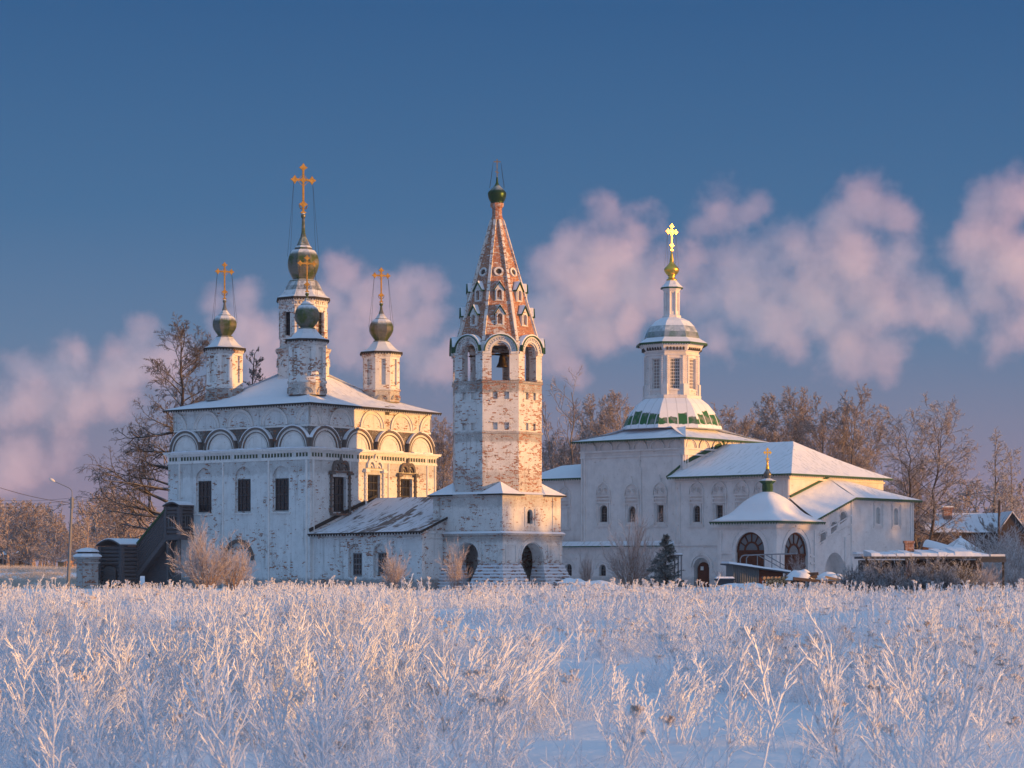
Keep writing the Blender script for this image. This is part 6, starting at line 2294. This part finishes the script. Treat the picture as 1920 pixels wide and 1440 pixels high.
for x, y in spread(13.5, 48, 18):
    q = dens(x, y); left = ss((-x / y + .02) / .12)
    if rg.random() < ss((q + .06 + .32 * left) / .30):
        k = rg.random()
        s = rg.uniform(.75, 1.2) * lerp(.70, 1.18, hmod(x * 2, y * 2))
        if k < .48: G.append((x, y, rg.randrange(8), s, rg.uniform(0, 6.3)))
        elif k < .48 + lerp(.20, .36, left): Wd.append((x, y, rg.randrange(10), s * rg.uniform(.7, 1.05), rg.uniform(0, 6.3)))
        elif k < .90: U_.append((x, y, rg.randrange(8), s * rg.uniform(.8, 1.1), rg.uniform(0, 6.3)))
for x, y in spread(48, 148, 7.0):
    if x < -.17 * y and y > 112: continue
    q = dens(x * .6, y * .6)
    if rg.random() < ss((q + .30) / .42):
        k = rg.random(); s = rg.uniform(.7, 1.15) * lerp(.36, 1.15, hmod(x * 1.4, y)) * lerp(1, .66, ss((y - 100) / 40))
        if k < .42: fG.append((x, y, rg.randrange(5), s, rg.uniform(0, 6.3)))
        elif k < .62: fW.append((x, y, rg.randrange(6), s, rg.uniform(0, 6.3)))
        elif k < .80: fU.append((x, y, rg.randrange(6), s * 1.05, rg.uniform(0, 6.3)))
bank = []
for _ in range(5200):                      # dry grass on the sunny bank to the left
    y = rg.uniform(172, 350); x = rg.uniform(-.25, -.165) * y
    if dens(x * .5, y * .25) > -.15: bank.append((x, y, rg.randrange(5), rg.uniform(.6, 1.3), rg.uniform(0, 6.3)))
parts = {}
for nm, items, lib in (('g', G, grass_lib), ('w', Wd, weed_lib), ('u', U_, umb_lib), ('G', fG, fgrass_lib), ('W', fW, fweed_lib), ('U', fU, fumb_lib), ('b', bank, fgrass_lib)):
    parts[nm] = scatter(nm, '', '', items, lib)
cat_ = lambda *k: np.concatenate([a for a in k if a is not None])


def stuff(name, label, cat, segs, mat, sides=3):
    o = bpy.data.objects.new(name, segs_mesh(name, segs, sides, mat)); COL.objects.link(o)
    return tag(o, label, cat, kind='stuff')


stuff('frosted_grass', 'dense hoar-frosted grass blades covering the snowy field', 'grass', cat_(parts['g'][0], parts['G'][0]), M['frost_grass'])
stuff('bank_grass', 'dry golden grass poking through snow on the bank at the left', 'grass', parts['b'][0], m_frost('dry bank grass', (.62, .55, .48), (.42, .30, .18), .5))
stuff('frosted_weeds', 'branching hoar-frosted weeds growing all over the snowy field', 'weeds', cat_(parts['w'][0], parts['W'][0]), M['frost_weed'])
stuff('frosted_umbels', 'stalks of dry frosted umbel plants all over the field', 'umbel plants', cat_(parts['u'][0], parts['U'][0]), M['frost_weed'])
stuff('dry_seed_heads', 'flat brown frosted seed heads on the field plants', 'seed heads', cat_(parts['u'][1], parts['U'][1]), M['seed_head'], 5)

# the tall weeds that stand out in front, each a plant of its own
def big_weed(seed, h, r, br, sub, lean, blen):
    return w_weed(random.Random(seed), h, r, br, sub, lean, blen)[0]


def sheaf(seed, n, h, lean):
    g = random.Random(seed); o = []
    for _ in range(n):
        s_, _h = w_weed(g, h * g.uniform(.6, 1.0), .006, 11, 6, g.uniform(.1, .5), .30)
        dx, dy = g.gauss(0, .12), g.gauss(0, .12)
        for q in s_:
            # comb the whole sheaf over to one side as the wind left it
            k0, k1 = lean * max(0, q[2]) ** 1.6, lean * max(0, q[5]) ** 1.6
            o.append((q[0] + dx + k0, q[1] + dy, q[2], q[3] + dx + k1, q[4] + dy, q[5], q[6], q[7]))
    return o


wm = {'sheaf': segs_mesh('sheaf', sheaf(5, 16, 1.15, .42), 4, M['frost_weed']),
      'sheaf_up': segs_mesh('sheaf_up', sheaf(6, 12, 1.0, .05), 4, M['frost_weed']),
      'antler': segs_mesh('antler', big_weed(7, .95, .009, 9, 3, .08, .42), 4, M['frost_weed']),
      'antler2': segs_mesh('antler2', big_weed(9, 1.0, .010, 8, 2, .18, .50), 4, M['frost_weed']),
      'column': segs_mesh('column', big_weed(8, 1.1, .0065, 26, 6, .03, .20), 4, M['frost_weed'])}
tall = [('sheaf', 880, 19.6, 1.0, 0, 'largest frosted weed sheaf combed over to one side in front of the bell tower'),
        ('sheaf', 940, 23.5, 1.0, .2, 'second combed frosted sheaf just behind the largest one'),
        ('antler', 425, 17.6, 1.0, .4, 'antler-shaped thick frosted weed standing before open snow below the church'),
        ('antler', 520, 17.9, .8, 2.2, 'smaller antler-shaped weed beside the thick one'),
        ('antler2', 1455, 20.5, 1.12, 1.0, 'tallest antler-shaped frosted weed below the chapel'),
        ('antler2', 1430, 18.6, .9, 3.0, 'branching frosted weed at the foot of the tallest antler weed'),
        ('antler', 1535, 18.8, .9, 5.0, 'antler-shaped weed to the right of the tallest one'),
        ('column', 1082, 31, 1.05, 0, 'slim column-like frosted weed with sunlit tip below the white church wing'),
        ('column', 590, 22.5, .95, 1.0, 'upright frosted weed cluster right of the open snow patch'),
        ('column', 610, 22.0, .9, 2.0, 'second upright weed in the cluster right of the open snow patch'),
        ('sheaf_up', 1180, 19.2, .9, 1.0, 'upright bushy frosted sheaf below the willow bush'),
        ('sheaf_up', 60, 24, 1.1, .5, 'bushy frosted sheaf at the left picture edge'),
        ('sheaf', 150, 20.5, .8, 5.8, 'low combed sheaf in the thick growth near the left corner'),
        ('sheaf_up', 230, 23, .95, 2.1, 'bushy frosted sheaf below the log stair'),
        ('sheaf', 490, 30, .9, .6, 'arching frosted weeds below the blind portal'),
        ('antler2', 870, 18.3, .7, 4.4, 'short branching weed at the foot of the largest sheaf'),
        ('sheaf_up', 1650, 22, .9, 3.3, 'bushy frosted sheaf below the hedge'),
        ('sheaf_up', 1790, 20, .95, 1.7, 'bushy frosted sheaf near the right corner'),
        ('column', 1330, 21, .85, .9, 'narrow frosted weed below the sheet-metal shed'),
        ('sheaf', 1260, 21.5, .75, .1, 'combed frosted sheaf below the dark spruce'),
        ('antler', 290, 26, 1.0, 1.2, 'antler-shaped frosted weed below the lamp post side of the church'),
        ('column', 145, 30, 1.1, 2.6, 'tall column-like weed in the left thicket')]
for kind, px, D, s, rz, lab in tall:
    p = at(px, HY, D)
    o = bpy.data.objects.new('frosted_weed', wm[kind]); COL.objects.link(o)
    o.location = (p.x, D, gz(p.x, D)); o.rotation_euler = (0, 0, rz); o.scale = (s, s, s)
    tag(o, lab, 'weed')
# ---------------------------------------------------------------- steam clouds drifting far behind
def ico(sub=2):
    import bmesh
    bm = bmesh.new(); bmesh.ops.create_icosphere(bm, subdivisions=sub, radius=1)
    v = [tuple(q.co) for q in bm.verts]; f = [tuple(q.index for q in t.verts) for t in bm.faces]
    bm.free()
    return v, f


ICO = ico(2)


def m_cloud(name, dens, col, puffs, lo=.29, hi=.80):
    """density falls off from the puffs' hearts and is torn by turbulence"""
    m = bpy.data.materials.new(name); m.use_nodes = True
    t = m.node_tree; t.nodes.remove(t.nodes['Principled BSDF'])
    def N_(ty, **k):
        o = t.nodes.new('ShaderNode' + ty)
        for a, b in k.items(): setattr(o, a, b)
        return o
    lk = t.links.new
    pos = t.nodes.new('ShaderNodeNewGeometry').outputs['Position']
    wn_ = t.nodes.new('ShaderNodeTexNoise'); lk(pos, wn_.inputs['Vector']); wn_.inputs['Scale'].default_value = .028; wn_.inputs['Detail'].default_value = 1
    wsub = N_('VectorMath', operation='SUBTRACT'); lk(wn_.outputs['Color'], wsub.inputs[0]); wsub.inputs[1].default_value = (.5, .5, .5)
    wmul = N_('VectorMath', operation='SCALE'); lk(wsub.outputs[0], wmul.inputs[0]); wmul.inputs['Scale'].default_value = 26
    wadd = N_('VectorMath', operation='ADD'); lk(pos, wadd.inputs[0]); lk(wmul.outputs[0], wadd.inputs[1])
    best = None
    for c, r in puffs:
        d = N_('VectorMath', operation='DISTANCE'); lk(wadd.outputs[0], d.inputs[0]); d.inputs[1].default_value = c
        f = N_('Math', operation='MULTIPLY_ADD'); lk(d.outputs['Value'], f.inputs[0]); f.inputs[1].default_value = -1 / r; f.inputs[2].default_value = 1
        if best is None: best = f.outputs[0]
        else:
            x = N_('Math', operation='SMOOTH_MAX'); lk(best, x.inputs[0]); lk(f.outputs[0], x.inputs[1]); x.inputs[2].default_value = .18; best = x.outputs[0]
    no = t.nodes.new('ShaderNodeTexNoise'); lk(pos, no.inputs['Vector']); no.inputs['Scale'].default_value = .045; no.inputs['Detail'].default_value = 5; no.inputs['Roughness'].default_value = .66
    ad = N_('Math', operation='MULTIPLY_ADD'); lk(no.outputs['Fac'], ad.inputs[0]); ad.inputs[1].default_value = 1.3; ad.inputs[2].default_value = -.65
    su = N_('Math', operation='ADD'); lk(best, su.inputs[0]); lk(ad.outputs[0], su.inputs[1])
    mr_ = N_('MapRange', interpolation_type='SMOOTHSTEP'); lk(su.outputs[0], mr_.inputs['Value']); mr_.inputs['From Min'].default_value = lo; mr_.inputs['From Max'].default_value = hi; mr_.inputs['To Max'].default_value = dens
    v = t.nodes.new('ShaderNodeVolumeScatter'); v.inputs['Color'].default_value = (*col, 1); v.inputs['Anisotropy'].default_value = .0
    lk(mr_.outputs[0], v.inputs['Density'])
    lk(v.outputs[0], t.nodes['Material Output'].inputs['Volume'])
    return m


def cloud(name, label, puffs, dens, seed, D=1600, big=1.75, vox=5.0, col=(.95, .70, .87)):  # col puts the pink of the low sun into the steam's scatter colour
    g = random.Random(seed)
    k = D / F
    c0 = at(sum(p[0] for p in puffs) / len(puffs), sum(p[1] for p in puffs) / len(puffs), D)
    b = MB(); ps = []
    for (px, py, r) in puffs:
        c = at(px, py, D) + V((0, g.uniform(-.6, .6) * r * k, 0)); R = r * k * big
        ps.append((tuple(c), R))
        b.add([c - c0 + V(v) * R * 1.02 for v in ICO[0]], ICO[1])
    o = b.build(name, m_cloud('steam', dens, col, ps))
    o.location = c0
    m = o.modifiers.new('join', 'REMESH'); m.mode = 'VOXEL'; m.voxel_size = vox
    return tag(o, label, 'cloud', kind='stuff')


MC, MT = .022, .017
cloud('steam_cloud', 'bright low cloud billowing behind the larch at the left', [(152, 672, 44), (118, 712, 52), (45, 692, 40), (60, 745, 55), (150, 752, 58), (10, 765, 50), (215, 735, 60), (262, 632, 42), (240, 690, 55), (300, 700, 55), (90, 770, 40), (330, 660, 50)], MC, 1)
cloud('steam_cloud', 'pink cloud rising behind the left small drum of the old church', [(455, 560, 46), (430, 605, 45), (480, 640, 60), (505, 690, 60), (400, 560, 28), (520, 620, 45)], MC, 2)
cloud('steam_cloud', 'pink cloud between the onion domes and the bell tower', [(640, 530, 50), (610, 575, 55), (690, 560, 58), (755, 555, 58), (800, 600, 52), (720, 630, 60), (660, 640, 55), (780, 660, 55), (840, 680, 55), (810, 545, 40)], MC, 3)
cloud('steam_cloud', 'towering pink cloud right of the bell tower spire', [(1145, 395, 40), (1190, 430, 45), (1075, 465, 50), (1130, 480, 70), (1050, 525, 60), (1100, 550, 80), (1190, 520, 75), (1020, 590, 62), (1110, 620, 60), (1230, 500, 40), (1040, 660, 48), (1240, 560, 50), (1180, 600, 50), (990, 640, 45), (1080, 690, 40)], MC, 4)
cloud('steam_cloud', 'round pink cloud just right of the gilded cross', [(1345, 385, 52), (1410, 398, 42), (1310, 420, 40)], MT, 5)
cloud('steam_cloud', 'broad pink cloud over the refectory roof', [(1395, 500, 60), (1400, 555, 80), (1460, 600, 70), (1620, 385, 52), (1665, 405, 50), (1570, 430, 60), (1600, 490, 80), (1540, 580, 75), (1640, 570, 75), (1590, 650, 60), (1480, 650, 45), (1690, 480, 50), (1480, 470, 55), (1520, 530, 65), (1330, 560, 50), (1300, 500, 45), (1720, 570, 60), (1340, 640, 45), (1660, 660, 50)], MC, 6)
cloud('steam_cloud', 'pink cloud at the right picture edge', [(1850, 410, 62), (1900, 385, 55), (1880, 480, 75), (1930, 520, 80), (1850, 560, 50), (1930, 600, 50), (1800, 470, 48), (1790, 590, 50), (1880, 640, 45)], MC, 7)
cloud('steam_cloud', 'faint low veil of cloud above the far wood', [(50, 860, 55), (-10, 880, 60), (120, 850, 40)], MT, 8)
sc.cycles.volume_bounces = 2; sc.cycles.volume_step_rate = 1.0; sc.cycles.volume_max_steps = 256

# the cold air itself
b = MB(); b.box(-2600, 2600, -260, 3600, -3.0, 36.0)
hz = bpy.data.materials.new('cold haze'); hz.use_nodes = True
t_ = hz.node_tree; t_.nodes.remove(t_.nodes['Principled BSDF'])
v_ = t_.nodes.new('ShaderNodeVolumePrincipled'); v_.inputs['Color'].default_value = (.90, .88, .92, 1); v_.inputs['Density'].default_value = .00007; v_.inputs['Anisotropy'].default_value = .0
t_.links.new(v_.outputs[0], t_.nodes['Material Output'].inputs['Volume'])
o = b.build('haze', hz); tag(o, kind='stuff')
# ---------------------------------------------------------------- camera, light, sky
SUN_AZ, SUN_EL = 70.0, 3.6          # degrees to the right of "towards the camera", degrees above the horizon
az, el = math.radians(SUN_AZ), math.radians(SUN_EL)
sd = V((math.sin(az) * math.cos(el), -math.cos(az) * math.cos(el), math.sin(el)))
L = bpy.data.lights.new('sun', 'SUN')
L.energy = 5.0; L.angle = math.radians(.6); L.color = (1.0, .465, .095)
lo = bpy.data.objects.new('sun', L); COL.objects.link(lo)
lo.rotation_euler = sd.to_track_quat('Z', 'Y').to_euler()
lo.location = sd * 300

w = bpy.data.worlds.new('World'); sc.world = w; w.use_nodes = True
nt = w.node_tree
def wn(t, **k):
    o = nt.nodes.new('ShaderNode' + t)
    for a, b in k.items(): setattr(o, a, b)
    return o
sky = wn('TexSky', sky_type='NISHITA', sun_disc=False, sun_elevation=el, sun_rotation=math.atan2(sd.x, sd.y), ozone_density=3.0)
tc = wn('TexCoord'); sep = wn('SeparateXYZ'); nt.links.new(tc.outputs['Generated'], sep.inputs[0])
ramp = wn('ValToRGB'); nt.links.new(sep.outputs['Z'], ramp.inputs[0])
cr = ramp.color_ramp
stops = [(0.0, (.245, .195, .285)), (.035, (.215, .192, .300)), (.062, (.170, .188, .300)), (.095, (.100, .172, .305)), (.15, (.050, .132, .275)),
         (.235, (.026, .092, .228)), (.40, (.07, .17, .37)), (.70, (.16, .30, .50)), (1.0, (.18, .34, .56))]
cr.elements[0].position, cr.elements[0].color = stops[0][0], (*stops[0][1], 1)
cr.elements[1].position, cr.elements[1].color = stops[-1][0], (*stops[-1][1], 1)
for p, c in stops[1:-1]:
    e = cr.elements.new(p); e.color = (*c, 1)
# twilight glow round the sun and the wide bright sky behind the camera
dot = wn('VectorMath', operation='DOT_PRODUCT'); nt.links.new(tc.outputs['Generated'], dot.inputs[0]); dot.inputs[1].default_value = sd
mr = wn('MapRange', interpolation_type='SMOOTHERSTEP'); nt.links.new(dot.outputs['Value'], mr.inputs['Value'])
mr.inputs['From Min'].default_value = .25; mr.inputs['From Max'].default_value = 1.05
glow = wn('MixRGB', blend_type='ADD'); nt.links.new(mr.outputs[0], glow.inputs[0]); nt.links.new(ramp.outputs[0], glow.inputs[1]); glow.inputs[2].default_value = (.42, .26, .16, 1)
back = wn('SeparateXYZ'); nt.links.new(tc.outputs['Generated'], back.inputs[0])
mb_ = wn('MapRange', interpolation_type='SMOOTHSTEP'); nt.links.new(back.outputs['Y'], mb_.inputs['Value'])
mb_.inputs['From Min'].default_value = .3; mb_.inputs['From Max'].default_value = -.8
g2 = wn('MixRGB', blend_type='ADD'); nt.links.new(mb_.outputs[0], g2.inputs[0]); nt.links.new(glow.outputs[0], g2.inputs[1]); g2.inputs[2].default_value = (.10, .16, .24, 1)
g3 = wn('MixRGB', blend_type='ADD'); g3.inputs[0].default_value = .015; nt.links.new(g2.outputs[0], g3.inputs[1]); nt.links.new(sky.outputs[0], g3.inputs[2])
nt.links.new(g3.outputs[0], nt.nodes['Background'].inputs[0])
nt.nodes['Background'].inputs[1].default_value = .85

cam = bpy.data.cameras.new('camera'); co = bpy.data.objects.new('camera', cam); COL.objects.link(co)
co.location = (0, 0, EYE); co.rotation_euler = (PI / 2, 0, 0)
cam.sensor_width = 36; cam.lens = F / 1920 * 36; cam.shift_y = (HY - 720) / 1920
cam.clip_start = .5; cam.clip_end = 20000
cam.dof.use_dof = True; cam.dof.focus_distance = 150; cam.dof.aperture_fstop = 10
sc.camera = co
sc.view_settings.view_transform = 'Standard'; sc.view_settings.look = 'None'
sc.view_settings.exposure = 0.30; sc.view_settings.gamma = 1
sc.cycles.use_denoising = True
